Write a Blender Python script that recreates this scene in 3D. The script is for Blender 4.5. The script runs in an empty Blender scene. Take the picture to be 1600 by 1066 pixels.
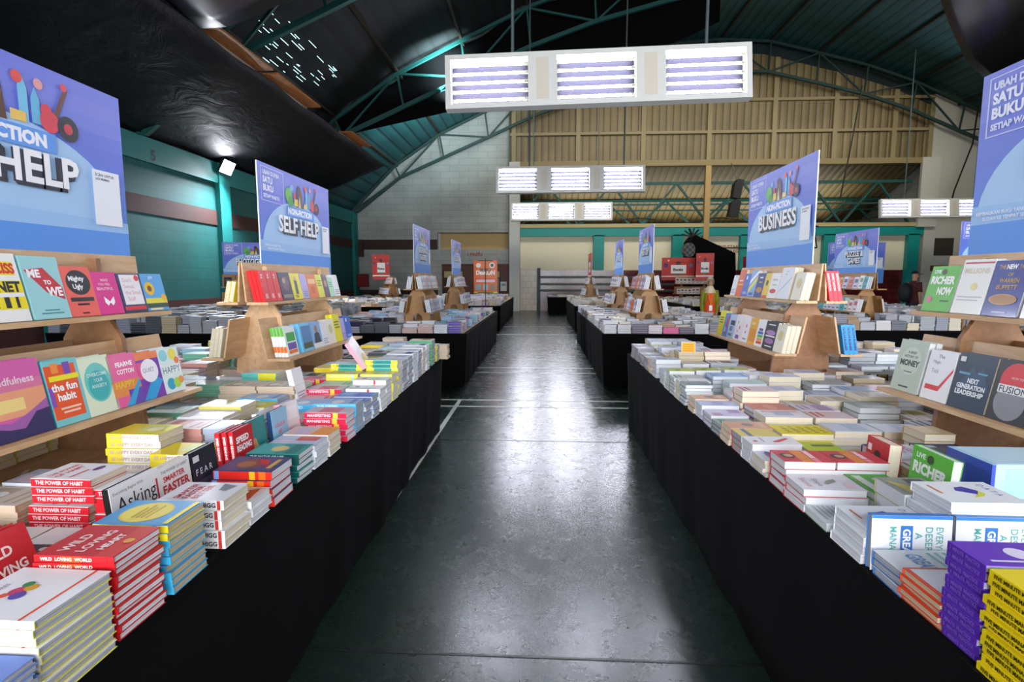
import bpy, math, random
from mathutils import Matrix, Vector
random.seed(11)
scn = bpy.context.scene
COL = scn.collection
PI = math.pi

# ------------------------------------------------------------------ camera, world, exposure
cam_d = bpy.data.cameras.new('camera')
cam_d.sensor_width = 36.0
cam_d.lens = 850.0 / 1600.0 * 36.0
cam_d.clip_start = 0.05
cam_d.clip_end = 200
cam = bpy.data.objects.new('camera', cam_d)
COL.objects.link(cam)
cam.location = (0, 0, 1.5)
cam.rotation_euler = (math.radians(90 - 6.444), 0, math.radians(3.011))
scn.camera = cam
w = bpy.data.worlds.new('world'); scn.world = w
w.use_nodes = True
w.node_tree.nodes['Background'].inputs[0].default_value = (0.55, 0.62, 0.75, 1)
w.node_tree.nodes['Background'].inputs[1].default_value = 0.10
scn.view_settings.view_transform = 'Standard'
scn.view_settings.look = 'None'
scn.view_settings.gamma = 1.0
scn.view_settings.use_curve_mapping = False
scn.view_settings.exposure = 1.36
TUBE_POWER = 34.0
FLOOD_POWER = 900.0

# added fill lights, with no openings modelled, for the far hall and roofs
def area(name, loc, aim, sx, sy, power, col):
    d = bpy.data.lights.new(name, 'AREA'); d.shape = 'RECTANGLE'; d.size = sx; d.size_y = sy; d.energy = power; d.color = col
    o = bpy.data.objects.new(name, d); COL.objects.link(o); o.location = loc
    o.rotation_euler = Vector(aim).to_track_quat('-Z', 'Z').to_euler(); d.spread = 2.0; return o
area('added_front_fill', (3, -4.8, 2.4), (0, 1, .08), 14, 4.4, 420, (.93, .96, 1))  # unseen fill added behind the camera to brighten surfaces facing it
area('added_gable_fill', (8, 19.6, 9.8), (0, .75, -.5), 22, 2.0, 200, (1, .93, .8))  # fill added behind the black cloth to brighten the end wall
area('added_annex_fill', (8, 29.5, 4.2), (0, .1, 1), 15, 3, 110, (1, .95, .8))  # fill added inside the annex to brighten its roof
area('added_left_roof_fill', (-2.5, 19.4, 7.4), (-.45, .5, .5), 4, 1.2, 210, (.7, .95, 1))  # fill added so the left roof sheets look backlit

# ------------------------------------------------------------------ materials
MATS = {}
def lin(c):
    if isinstance(c, str):
        c = tuple(int(c[i:i+2], 16) / 255 for i in (0, 2, 4))
    return tuple((v / 12.92 if v <= 0.04045 else ((v + 0.055) / 1.055) ** 2.4) for v in c) + (1,)
def mat(c, rough=0.45, coat=0.0, metal=0.0, emit=None, spec=0.5):
    key = (c, rough, coat, metal, emit, spec)
    if key in MATS: return MATS[key]
    m = bpy.data.materials.new('paint_' + str(c)); m.use_nodes = True
    b = m.node_tree.nodes['Principled BSDF']
    b.inputs['Base Color'].default_value = lin(c)
    b.inputs['Roughness'].default_value = rough
    b.inputs['Metallic'].default_value = metal
    b.inputs['Specular IOR Level'].default_value = spec
    b.inputs['Coat Weight'].default_value = coat
    b.inputs['Coat Roughness'].default_value = 0.12
    if emit:
        b.inputs['Emission Color'].default_value = lin(c)
        b.inputs['Emission Strength'].default_value = emit
    MATS[key] = m
    return m
def ink(c): return mat(c, 0.42, 0.1, spec=0.28)          # printed, plastic wrapped cover
def board_ink(c): return mat(c, 0.55)        # satin printed board
def nodemat(name):
    m = bpy.data.materials.new(name); m.use_nodes = True
    return m, m.node_tree.nodes, m.node_tree.links, m.node_tree.nodes['Principled BSDF']
def noise(N, L, scale, detail=4, vec=None, rough=0.5, dist=0.0):
    n = N.new('ShaderNodeTexNoise'); n.inputs['Scale'].default_value = scale
    n.inputs['Detail'].default_value = detail; n.inputs['Roughness'].default_value = rough
    n.inputs['Distortion'].default_value = dist
    if vec is not None: L.new(vec, n.inputs['Vector'])
    return n
def ramp(N, L, fac, stops, interp='LINEAR'):
    r = N.new('ShaderNodeValToRGB'); r.color_ramp.interpolation = interp
    e = r.color_ramp.elements
    while len(e) < len(stops): e.new(0.5)
    for q, (p, c) in zip(e, stops): q.position = p; q.color = lin(c)
    L.new(fac, r.inputs['Fac']); return r
def objvec(N, L, scale=(1, 1, 1), rot=(0, 0, 0)):
    t = N.new('ShaderNodeTexCoord'); mp = N.new('ShaderNodeMapping')
    mp.inputs['Scale'].default_value = scale; mp.inputs['Rotation'].default_value = rot
    L.new(t.outputs['Object'], mp.inputs['Vector']); return mp.outputs['Vector']
def bump(N, L, b, h, strength, dist=0.01):
    k = N.new('ShaderNodeBump'); k.inputs['Strength'].default_value = strength
    k.inputs['Distance'].default_value = dist
    L.new(h, k.inputs['Height']); L.new(k.outputs['Normal'], b.inputs['Normal'])

def pages_mat(c1, c2):
    m, N, L, b = nodemat('page_edges')
    v = objvec(N, L, (3, 3, 900))
    n = noise(N, L, 1.0, 2, v)
    r = ramp(N, L, n.outputs['Fac'], [(0.3, c2), (0.7, c1)])
    L.new(r.outputs['Color'], b.inputs['Base Color']); b.inputs['Roughness'].default_value = 0.75
    return m
PAGES = {'cream': pages_mat('ece3cd', 'cdbfa2'), 'white': pages_mat('e9e9ea', 'c3c5ca'),
         'grey': pages_mat('bdbfc4', '8f9298'), 'tan': pages_mat('d3c3a4', 'a99878')}

def wood(name, c1, c2, c3):
    m, N, L, b = nodemat(name)
    v = objvec(N, L, (7, 1.2, 7))
    n = noise(N, L, 3.5, 6, v, 0.6, 0.6)
    r = ramp(N, L, n.outputs['Fac'], [(0.3, c1), (0.5, c2), (0.72, c3)])
    L.new(r.outputs['Color'], b.inputs['Base Color']); b.inputs['Roughness'].default_value = 0.55
    bump(N, L, b, n.outputs['Fac'], 0.1, 0.002)
    return m
PLY = wood('birch_plywood', 'c39b6e', 'd0aa80', 'dcbd98')
PLYD = wood('dark_plywood', '8a6242', '966c4a', 'a27852')
CARD = wood('brown_board', '97703f', 'a67c4c', 'b28858')

def cloth_black():
    m, N, L, b = nodemat('black_cloth')
    b.inputs['Base Color'].default_value = lin('070708'); b.inputs['Roughness'].default_value = 0.95
    b.inputs['Specular IOR Level'].default_value = 0.12
    v = objvec(N, L); n = noise(N, L, 350, 2, v); bump(N, L, b, n.outputs['Fac'], 0.2, 0.001)
    return m
BLACK = cloth_black()
def floor_mat():
    m, N, L, b = nodemat('green_court_floor')
    v = objvec(N, L)
    n1 = noise(N, L, 0.9, 6, v, 0.65); n2 = noise(N, L, 6, 10, v, 0.78, 0.2)
    r = ramp(N, L, n1.outputs['Fac'], [(0.2, '111f1a'), (0.5, '17261f'), (0.9, '1e2e27')])
    sc = N.new('ShaderNodeTexVoronoi'); sc.feature = 'DISTANCE_TO_EDGE'; sc.inputs['Scale'].default_value = 2.4
    vv = objvec(N, L, (1, .5, 1), (0, 0, 0.7))
    nn = noise(N, L, 2.0, 3, v); mx = N.new('ShaderNodeMix'); mx.data_type = 'VECTOR'; mx.inputs['Factor'].default_value = 0.35
    L.new(vv, mx.inputs[4]); L.new(nn.outputs['Color'], mx.inputs[5]); L.new(mx.outputs[1], sc.inputs['Vector'])
    sr = ramp(N, L, sc.outputs['Distance'], [(0.0, '303030'), (0.006, 'ffffff')])
    msk = noise(N, L, 1.7, 3, v); mr = ramp(N, L, msk.outputs['Fac'], [(0.55, 'ffffff'), (0.62, '000000')])
    mm = N.new('ShaderNodeMath'); mm.operation = 'MAXIMUM'
    L.new(sr.outputs['Color'], mm.inputs[0]); L.new(mr.outputs['Color'], mm.inputs[1])
    mul = N.new('ShaderNodeMix'); mul.data_type = 'RGBA'; mul.blend_type = 'MULTIPLY'; mul.inputs['Factor'].default_value = 0.75
    L.new(r.outputs['Color'], mul.inputs[6]); L.new(mm.outputs[0], mul.inputs[7])
    L.new(mul.outputs[2], b.inputs['Base Color'])
    rr = N.new('ShaderNodeMapRange'); rr.inputs['To Min'].default_value = 0.17; rr.inputs['To Max'].default_value = 0.36
    L.new(n2.outputs['Fac'], rr.inputs['Value']); L.new(rr.outputs[0], b.inputs['Roughness'])
    bump(N, L, b, n2.outputs['Fac'], 0.04, 0.002)
    b.inputs['Specular IOR Level'].default_value = 0.55
    return m
def wall_mat(name, c1, c2, brick=(0.9, 0.3), mortar=0.5, rough=0.7):
    m, N, L, b = nodemat(name)
    t = N.new('ShaderNodeTexCoord'); sep = N.new('ShaderNodeSeparateXYZ'); L.new(t.outputs['Object'], sep.inputs[0])
    ad = N.new('ShaderNodeMath'); L.new(sep.outputs[0], ad.inputs[0]); L.new(sep.outputs[1], ad.inputs[1])
    cb = N.new('ShaderNodeCombineXYZ'); L.new(ad.outputs[0], cb.inputs[0]); L.new(sep.outputs[2], cb.inputs[1])
    br = N.new('ShaderNodeTexBrick'); br.inputs['Scale'].default_value = 1
    br.inputs['Brick Width'].default_value = brick[0]; br.inputs['Row Height'].default_value = brick[1]
    br.inputs['Mortar Size'].default_value = 0.01
    br.inputs['Color1'].default_value = lin(c1); br.inputs['Color2'].default_value = lin(c2)
    mc = tuple(v * mortar for v in lin(c2)[:3]) + (1,); br.inputs['Mortar'].default_value = mc
    L.new(cb.outputs[0], br.inputs['Vector'])
    n = noise(N, L, 0.7, 6); L.new(t.outputs['Object'], n.inputs['Vector'])
    r = ramp(N, L, n.outputs['Fac'], [(0.3, 'bdbdbd'), (0.7, 'ffffff')])
    mx = N.new('ShaderNodeMix'); mx.data_type = 'RGBA'; mx.blend_type = 'MULTIPLY'; mx.inputs['Factor'].default_value = 0.6
    L.new(br.outputs['Color'], mx.inputs[6]); L.new(r.outputs['Color'], mx.inputs[7])
    L.new(mx.outputs[2], b.inputs['Base Color']); b.inputs['Roughness'].default_value = rough
    return m
TEALW = wall_mat('teal_block_wall', '0d6561', '0c605d', mortar=0.8)
WHITEW = wall_mat('grey_white_block_wall', 'b3b4b0', 'a9aaa6', mortar=0.75)
TILEC = wall_mat('cream_tiles', 'd8c8b4', 'cdbda8', (0.28, 0.28), 0.6, 0.3)
TILEM = wall_mat('maroon_tiles', '6a2226', '561a1e', (0.28, 0.28), 0.5, 0.2)
def corrugated(name, c1, c2, pitch=0.32, dark='2a2418', rough=0.5, trans=0):
    m, N, L, b = nodemat(name)
    t = N.new('ShaderNodeTexCoord')
    wv = N.new('ShaderNodeTexWave'); wv.bands_direction = 'X'; wv.wave_profile = 'SIN'
    wv.inputs['Scale'].default_value = 1 / pitch / 3.183 * 1.0; wv.inputs['Distortion'].default_value = 0
    L.new(t.outputs['Object'], wv.inputs['Vector'])
    n = noise(N, L, 0.5, 5); L.new(t.outputs['Object'], n.inputs['Vector'])
    r = ramp(N, L, n.outputs['Fac'], [(0.3, c1), (0.7, c2)])
    r2 = ramp(N, L, wv.outputs['Fac'], [(0.0, dark), (0.16, 'ffffff')])
    mx = N.new('ShaderNodeMix'); mx.data_type = 'RGBA'; mx.blend_type = 'MULTIPLY'; mx.inputs['Factor'].default_value = 0.75
    L.new(r.outputs['Color'], mx.inputs[6]); L.new(r2.outputs['Color'], mx.inputs[7])
    L.new(mx.outputs[2], b.inputs['Base Color']); b.inputs['Roughness'].default_value = rough
    bump(N, L, b, wv.outputs['Fac'], 0.6, 0.03)
    return m
BEIGE = corrugated('beige_corrugated_sheet', '6e603f', '8a7a54')
BEIGED = corrugated('brown_corrugated_roof', '665838', '7c6d48')
TEALR = corrugated('teal_roof_sheet', '14484c', '1c5a5e', 0.4, '0a2022')
TEAL = mat('0d8f88', 0.5); TEALD = mat('15504c', 0.55); STEELC = mat('8f815c', .5)

# ------------------------------------------------------------------ mesh building
TXT = {}
def text_geo(s, bold):
    k = (s, bold)
    if k in TXT: return TXT[k]
    cu = bpy.data.curves.new('t', 'FONT'); cu.body = s; cu.offset = bold
    cu.resolution_u = 2 if len(s) > 8 else 3
    cu.align_x = 'LEFT'
    ob = bpy.data.objects.new('t', cu); COL.objects.link(ob)
    dg = bpy.context.evaluated_depsgraph_get()
    me = bpy.data.meshes.new_from_object(ob.evaluated_get(dg))
    vs = [(v.co.x, v.co.y) for v in me.vertices]; fs = [tuple(p.vertices) for p in me.polygons]
    bpy.data.objects.remove(ob); bpy.data.meshes.remove(me); bpy.data.curves.remove(cu)
    if vs:
        x0 = min(v[0] for v in vs); x1 = max(v[0] for v in vs); y0 = min(v[1] for v in vs); y1 = max(v[1] for v in vs)
    else: x0 = x1 = y0 = y1 = 0
    TXT[k] = (vs, fs, (x0, y0, x1, y1)); return TXT[k]

class MB:
    def __init__(s): s.v = []; s.f = []; s.m = []; s.mats = []; s.smooth = []
    def mi(s, m):
        if m not in s.mats: s.mats.append(m)
        return s.mats.index(m)
    def add(s, vs, fs, m, smooth=False, M=None):
        o = len(s.v); k = s.mi(m)
        if M is not None: vs = [tuple(M @ Vector(v)) for v in vs]
        s.v.extend(vs)
        for f in fs: s.f.append(tuple(i + o for i in f)); s.m.append(k); s.smooth.append(smooth)
        return s
    def box(s, x0, y0, z0, x1, y1, z1, m, M=None):
        vs = [(x0, y0, z0), (x1, y0, z0), (x1, y1, z0), (x0, y1, z0), (x0, y0, z1), (x1, y0, z1), (x1, y1, z1), (x0, y1, z1)]
        return s.add(vs, [(0, 3, 2, 1), (4, 5, 6, 7), (0, 1, 5, 4), (1, 2, 6, 5), (2, 3, 7, 6), (3, 0, 4, 7)], m, False, M)
    def bar(s, a, b, wd, hd, m, sides=4, smooth=False):
        a = Vector(a); b = Vector(b); d = (b - a)
        if d.length < 1e-6: return s
        d.normalize(); up = Vector((0, 0, 1)) if abs(d.z) < 0.95 else Vector((1, 0, 0))
        r = d.cross(up).normalized(); u = r.cross(d)
        vs = []
        for p in (a, b):
            for k in range(sides):
                t = 2 * PI * (k + 0.5) / sides; q = 1.414 if sides == 4 else 1
                vs.append(tuple(p + r * (wd / 2 * q * math.cos(t)) + u * (hd / 2 * q * math.sin(t))))
        fs = [(k, (k + 1) % sides, sides + (k + 1) % sides, sides + k) for k in range(sides)]
        fs += [tuple(range(sides))[::-1], tuple(range(sides, 2 * sides))]
        return s.add(vs, fs, m, smooth)
    def prism(s, pts, a0, a1, axis, m, M=None):      # polygon pts extruded along an axis
        n = len(pts)
        def P(p, a): return {'x': (a, p[0], p[1]), 'y': (p[0], a, p[1]), 'z': (p[0], p[1], a)}[axis]
        vs = [P(p, a0) for p in pts] + [P(p, a1) for p in pts]
        fs = [(k, (k + 1) % n, n + (k + 1) % n, n + k) for k in range(n)] + [tuple(range(n))[::-1], tuple(range(n, 2 * n))]
        return s.add(vs, fs, m, False, M)
    def mesh(s, name):
        me = bpy.data.meshes.new(name); me.from_pydata(s.v, [], s.f)
        for m in s.mats: me.materials.append(m)
        me.polygons.foreach_set('material_index', s.m)
        me.polygons.foreach_set('use_smooth', s.smooth); me.update(); return me
    def build(s, name, parent=None, M=None):
        o = bpy.data.objects.new(name, s.mesh(name)); COL.objects.link(o)
        if parent: o.parent = parent
        if M is not None: o.matrix_basis = M
        return o
LABELS = {}
def tag(o, label=None, cat=None, group=None, kind=None):
    if label:
        n = len(label.split()); assert 4 <= n <= 16, label
        if label in LABELS and not group: print('DUPLICATE LABEL', label)
        LABELS[label] = LABELS.get(label, 0) + 1
        if LABELS[label] == 2: print('REPEATED LABEL', label)
        o['label'] = label
    if cat: o['category'] = cat
    if group: o['group'] = group
    if kind: o['kind'] = kind
    return o
def empty(name, M):
    o = bpy.data.objects.new(name, None); COL.objects.link(o); o.empty_display_size = 0.05
    o.matrix_basis = M; return o
def struct(mb, name): return tag(mb.build(name), kind='structure')
def T(x, y, z): return Matrix.Translation((x, y, z))
def RZ(a): return Matrix.Rotation(a, 4, 'Z')
def RX(a): return Matrix.Rotation(a, 4, 'X')
def RY(a): return Matrix.Rotation(a, 4, 'Y')

# flat artwork: list of shapes drawn in a u,v frame of real size (metres), layered outwards
def art(mb, shapes, Wd, Hd, P, clip=True, ink=ink):
    """P(x, y, h) -> 3d point ; x in 0..Wd, y in 0..Hd, h height off the surface"""
    h = 0.0004
    for sh in shapes:
        k = sh[0]; h += 0.00022
        if k == 'r':
            _, u0, v0, u1, v1, c = sh
            pts = [(u0 * Wd, v0 * Hd), (u1 * Wd, v0 * Hd), (u1 * Wd, v1 * Hd), (u0 * Wd, v1 * Hd)]
        elif k == 'c':
            _, u, v, r, c = sh[:5]; ry = (sh[5] if len(sh) > 5 else r * Wd / Hd)
            pts = [((u + r * math.cos(t * PI / 12)) * Wd, (v + ry * math.sin(t * PI / 12)) * Hd) for t in range(24)]
            if clip: pts = [(min(max(a, 0), Wd), min(max(b, 0), Hd)) for a, b in pts]
        elif k == 'p':
            _, pp, c = sh; pts = [(a * Wd, b * Hd) for a, b in pp]
        elif k == 't':        # text: ('t', string, u_left, v_base, height fraction of Hd, colour, max width fraction, bold)
            _, s, u, v, hh, c = sh[:6]
            mw = sh[6] if len(sh) > 6 else 1.0; bold = sh[7] if len(sh) > 7 else 0.025
            vs, fs, bb = text_geo(s, bold)
            if not vs: continue
            sy = hh * Hd / max(bb[3] - bb[1], 0.4); sx = sy
            if (bb[2] - bb[0]) * sx > mw * Wd: sx = mw * Wd / (bb[2] - bb[0])
            ox = u * Wd
            if len(sh) > 8 and sh[8] == 'c': ox -= (bb[2] - bb[0]) * sx / 2
            rot = sh[9] if len(sh) > 9 else 0
            out = []
            for a, b in vs:
                a = (a - bb[0]) * sx; b = (b - bb[1]) * sy
                a, b = a * math.cos(rot) - b * math.sin(rot), a * math.sin(rot) + b * math.cos(rot)
                out.append(P(ox + a, v * Hd + b, h))
            mb.add(out, fs, ink(c)); continue
        mb.add([P(a, b, h) for a, b in pts], [tuple(range(len(pts)))], ink(c))

# ------------------------------------------------------------------ books
# local frame of a lying book: x along the spine (head at -x), y across the cover (spine at -y), z up; origin centre of base
BW = {}
def design(key, **k):
    d = dict(L=.2, W=.14, T=.024, top='e8e8ea', spine=None, pages='cream', art=[], spt=None, spc='ffffff', sps=[], word='white')
    d.update(k); d['key'] = key
    if d['spine'] is None: d['spine'] = d['top']
    BW[key] = d; return d
def cover_geo(mb, d, full=True, M=None):
    L, W_, T_ = d['L'] / 2, d['W'] / 2, d['T']; t = 0.0013
    top = ink(d['top']); sp = ink(d['spine'])
    mb.box(-L, -W_, 0.0002, L, W_, t, sp, M)
    mb.box(-L, -W_, T_ - t - 0.0006, L, W_, T_ - 0.0006, top, M)
    mb.box(-L, -W_, t, L, -W_ + 0.0016, T_ - t - 0.0006, sp, M)
    if full:
        def P(x, y, h):
            p = Vector((L - y, -W_ + x, T_ - 0.0008 + h)); return tuple(M @ p) if M else tuple(p)
        art(mb, d['art'], d['W'], d['L'], P)
    def S(x, y, h):
        p = Vector((-L + x, -W_ - h, y)); return tuple(M @ p) if M else tuple(p)
    for a, b, c in d['sps']:
        mb.add([S(a * 2 * L, 0.0008, .0006), S(b * 2 * L, .0008, .0006), S(b * 2 * L, T_ - .0014, .0006), S(a * 2 * L, T_ - .0014, .0006)], [(0, 1, 2, 3)], ink(c))
    if d['spt'] and (full or M is None):
        art(mb, [('t', d['spt'], 0.08, 0.25, 0.5, d['spc'], 0.8, 0.03)], 2 * L, T_, lambda x, y, h: S(x, y, h + .0006))
def pages_geo(mb, d, M=None):
    L, W_, T_ = d['L'] / 2 - 0.0025, d['W'] / 2 - 0.0025, d['T']
    mb.box(-L, -W_ + 0.001, 0.0015, L, W_, T_ - 0.0021, PAGES[d['pages']], M)
MESHES = {}
def book_meshes(d):
    if d['key'] not in MESHES:
        a = MB(); cover_geo(a, d); b = MB(); pages_geo(b, d)
        MESHES[d['key']] = (a.mesh('cover'), b.mesh('page_block'))
    return MESHES[d['key']]
RECS = []        # every book: design, matrix, priority, label, group, is_top
def nice(n): return ['top', 'second', 'third', 'fourth', 'fifth', 'sixth', 'seventh', 'eighth', 'ninth', 'tenth', 'eleventh', 'twelfth', 'thirteenth', 'fourteenth'][n]
def ordl(i, n):
    if i == 0: return 'topmost of'
    if i == n - 1 and n > 1: return 'bottom of'
    return nice(i) + ' down in'
OCC = []; STK = []
def free(x0, y0, x1, y1, tol=0.006):
    for a in OCC:
        if x0 < a[2] - tol and x1 > a[0] + tol and y0 < a[3] - tol and y1 > a[1] + tol: return False
    return True
def stack(d, n, xc, yc, z0, rot, where, jit=0.006, group='books stacked on the front tables', ang=0.03, pri=0, word=None):
    ang = min(ang, 0.05)
    ext = (d['L'], d['W']) if abs(math.sin(rot)) < 0.5 else (d['W'], d['L'])
    OCC.append((xc - ext[0] / 2, yc - ext[1] / 2, xc + ext[0] / 2, yc + ext[1] / 2))
    sid = len(STK); STK.append(dict(x=xc, y=yc, inner=abs(xc) - ext[0] / 2, d=d, n=n, where=where))
    for i in range(n):                       # i=0 is the top
        z = z0 + (n - 1 - i) * d['T']
        j = 0 if i == 0 else jit
        M = T(xc + random.uniform(-j, j), yc + random.uniform(-j, j), z) @ RZ(rot + (random.uniform(-ang, ang)))
        lab = ('%s book, %s %s' % (word or d['word'], ordl(i, n) if n > 1 else 'lying alone as', where)) if where else (sid, i)
        RECS.append([d, M, math.hypot(xc, yc) + pri + (0 if i == 0 else 0.12), lab, group, i == 0])

# named covers --------------------------------------------------------------
def bars(c, v0=.1, v1=.35, n=3, u0=.12, u1=.85):
    return [('r', u0, v0 + (v1 - v0) * k / n, u1 - .1 * (k % 2), v0 + (v1 - v0) * (k + .45) / n, c) for k in range(n)]
design('blue_mag', L=.2, W=.15, T=.012, top='7f9bdd', spine='9aa0a8', pages='grey', word='periwinkle blue', art=[('r', 0, .0, 1, .4, '6d8bd6')])
design('figures', L=.19, W=.165, T=.0165, top='f2f2f4', spine='e9e04a', pages='grey', word='white picture cover', sps=[(0, 1, 'cfd0d4')],
       art=[('r', 0, .14, 1, .17, 'e8542e'), ('c', .5, .62, .09, 'd23b6b'), ('c', .42, .55, .08, '5b48a8'), ('c', .58, .54, .07, 'e0a62c'), ('c', .64, .62, .06, '3c8f58'), ('c', .4, .68, .05, 'e8542e'), ('t', 'ADVENTURES', .2, .8, .045, '9a9aa4', .6)])
design('wild', L=.172, W=.138, T=.0155, top='c8202a', spine='c01a22', pages='white', word='glossy red', spt='WILD  LOVING  WORLD', spc='ffe6d8', sps=[(.33, .6, 'd8481c')],
       art=[('r', 0, 0, 1, .25, 'd23a30'), ('t', 'WILD', .12, .68, .13, 'f4dcd4', .76, .03), ('t', 'LOVING', .12, .46, .12, 'f4dcd4', .76, .03), ('t', 'HEART', .2, .26, .1, 'f6efe9', .6, .03), ('c', .5, .12, .08, 'e3a33a')])
design('circle', L=.185, W=.14, T=.0195, top='5aa7dc', spine='3fb4e2', pages='tan', word='sky blue', spt='*     *     *', spc='17355c',
       art=[('c', .5, .55, .42, 'e3cf3f'), ('c', .5, .55, .39, 'f0dd5a')] + bars('c9a92f', .42, .68, 4, .25, .78) + [('r', .05, .03, .95, .1, 'f4e13c')])
design('circley', L=.185, W=.14, T=.0195, top='5aa7dc', spine='f0dc28', pages='tan', word='yellow spined sky blue', sps=[(.8, .86, '58b6e0')],
       art=BW['circle']['art'])
design('habit', L=.19, W=.135, T=.028, top='eeeef0', spine='f0f0f0', pages='cream', word='white red lettered', spt='CHARLES  DUHIGG', spc='222222', sps=[(.9, .95, 'd23a30')],
       art=[('t', 'SMARTER', .1, .72, .1, 'c8303a', .8, .03), ('t', 'FASTER', .1, .58, .11, 'c8303a', .8, .03), ('t', 'BETTER', .1, .44, .11, 'c8303a', .8, .03), ('p', [(.55, .3), (.9, .34), (.8, .1), (.5, .18)], '8e959d')])
design('red_better', L=.19, W=.14, T=.025, top='efeef0', spine='d01f2c', pages='cream', word='white topped red spined', spt='THE POWER OF HABIT', spc='f8d8d8',
       art=[('t', 'THE POWER', .1, .74, .08, 'c8303a', .8, .02), ('t', 'OF HABIT', .1, .6, .09, 'c8303a', .8, .02), ('c', .7, .3, .16, '6a2a80', .06), ('r', .1, .4, .6, .43, 'c8303a')])
design('frida', L=.2, W=.15, T=.03, top='3a3c6a', spine='d8281c', pages='white', word='navy topped red spined', sps=[(.02, .1, '7aa4e0'), (.62, .72, 'f0b020'), (.78, .9, 'e86a1c')],
       art=[('r', .06, .06, .94, .94, '54507c'), ('c', .5, .55, .32, '8c4a3c'), ('c', .45, .6, .2, 'a8704c'), ('p', [(.3, .2), (.75, .3), (.8, .5), (.55, .4)], 'c8302c'), ('r', .2, .1, .8, .18, 'd8b04a')])
design('tealg', L=.2, W=.13, T=.022, top='2f9a94', spine='0e4f4c', pages='white', word='teal green', spt='THE MATHS OF LIFE', spc='cfe8e4',
       art=[('r', .05, .5, .95, .95, '56b0aa'), ('c', .5, .5, .25, 'e4c878'), ('r', .1, .1, .9, .3, '1c7a78')])
design('bigspine', L=.17, W=.12, T=.025, top='ece9e4', spine='f4f4f4', pages='white', word='white black lettered', spt='THRIVE', spc='1a1a1a', art=[('p', [(.1, .1), (.9, .15), (.5, .6)], 'd8562c'), ('c', .6, .7, .2, '3c8a80')])
design('pastel', L=.2, W=.13, T=.024, top='c9cfe6', spine='e3e4ea', pages='white', word='pale blue', art=[('r', .5, .1, .95, .55, 'd86a58'), ('r', .05, .6, .6, .9, 'e2d4e4')])
design('sunset', L=.2, W=.13, T=.024, top='e3c3bd', spine='ece9e0', pages='cream', word='pink and orange', art=[('r', 0, 0, 1, .4, 'f0a040'), ('r', .1, .5, .8, .8, 'd8c2d8')])
design('crimson', L=.2, W=.115, T=.027, top='d8c4c8', spine='d81f48', pages='white', word='crimson spined', spt='MANIFESTING', spc='ffe0e8', sps=[(.68, .8, 'f0c83c')], art=[('r', .1, .2, .9, .7, 'e07a8c')])
design('sky', L=.21, W=.125, T=.029, top='a9c6e4', spine='4fb4e0', pages='grey', word='light blue', spt='THE GIFTED', spc='dff2fa', art=[('c', .4, .5, .3, 'f0f2f6', .14), ('r', .1, .1, .9, .2, '6c98d4')])
design('cobalt', L=.21, W=.12, T=.024, top='7fa6e4', spine='d8dce8', pages='grey', word='cobalt blue', art=[('r', .1, .1, .9, .5, '4c7ad4'), ('r', .2, .6, .8, .9, '9cc4ec')])
design('wred', L=.2, W=.12, T=.026, top='e9ecea', spine='f4f4f2', pages='white', word='white red dotted', sps=[(.62, .68, 'd82c34')], art=[('r', .1, .3, .9, .6, 'd4e4e4'), ('c', .5, .75, .12, '2d4a7a')])
design('lemon', L=.2, W=.13, T=.028, top='e8e06a', spine='eee04a', pages='white', word='lemon yellow', spt='ACTIVATE YOUR BRAIN', spc='f8f4c8', sps=[(.8, .88, '9cd8d8')], art=[('r', .1, .2, .9, .5, 'f2ecb0')])
design('dotted', L=.21, W=.115, T=.026, top='dfe2e4', spine='ecd82c', pages='white', word='teal and yellow', spt='*   THE LEARNING BOOK   *', spc='20484a', sps=[(.25, .8, '1f9c94')], art=[('r', .1, .1, .9, .6, 'cfe0e0')])
design('greystack', L=.2, W=.14, T=.026, top='dfe0e6', spine='b8bcc8', pages='grey', word='pale grey', art=[('r', .1, .15, .9, .5, 'c0c6dc')])
design('vertnavy', L=.2, W=.13, T=.03, top='e6e6ec', spine='e8eaf2', pages='white', word='white navy lettered', spt='STOP READING NEWS', spc='26345e', art=[('r', .1, .1, .9, .35, '26345e')])
design('greenpg', L=.2, W=.14, T=.028, top='d8c8b4', spine='5aa078', pages='grey', word='green edged', art=[('r', .1, .1, .9, .5, 'a8603c')])
design('yelledge', L=.19, W=.13, T=.022, top='e8e4c8', spine='d8d84a', pages='grey', word='yellow edged', sps=[(.2, .5, '9cb43c')])
design('sunyel', L=.2, W=.14, T=.027, top='e8dc3c', spine='f2f0ee', pages='cream', word='yellow and white', spt='    BE HAPPY EVERY DAY', spc='c8b0a0', sps=[(0, .3, 'f0dc30')], art=[('r', 0, .5, 1, 1, 'ecd420'), ('r', .3, .2, .9, .6, 'd8e07a'), ('c', .5, .3, .2, 'f4f0b0')])
design('tealyel', L=.215, W=.13, T=.021, top='e6e8e4', spine='5cc4b8', pages='cream', word='teal spined', sps=[(.48, .98, 'e8dc20')], art=[('r', .1, .1, .9, .5, 'e4e8b8')])
design('speed', L=.2, W=.13, T=.018, top='c4202a', spine='c41c28', pages='white', word='red', spt='SPEED READING', spc='ffffff', art=[('t', 'SPEED', .12, .74, .12, 'ffffff', .76, .035), ('t', 'READING', .12, .58, .12, 'ffffff', .76, .035), ('r', .2, .25, .8, .45, '8e2228')] + bars('eab8b8', .06, .18, 2))
design('fear', L=.2, W=.13, T=.022, top='23232f', spine='101014', pages='grey', word='black', art=[('r', 0, 0, 1, .3, '6a6a7c'), ('r', 0, .3, 1, .5, '44445a'), ('t', 'F E A R', .12, .6, .1, 'e8e8ee', .76, .01), ('r', .06, .82, .3, .92, 'dddddd')])
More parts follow.
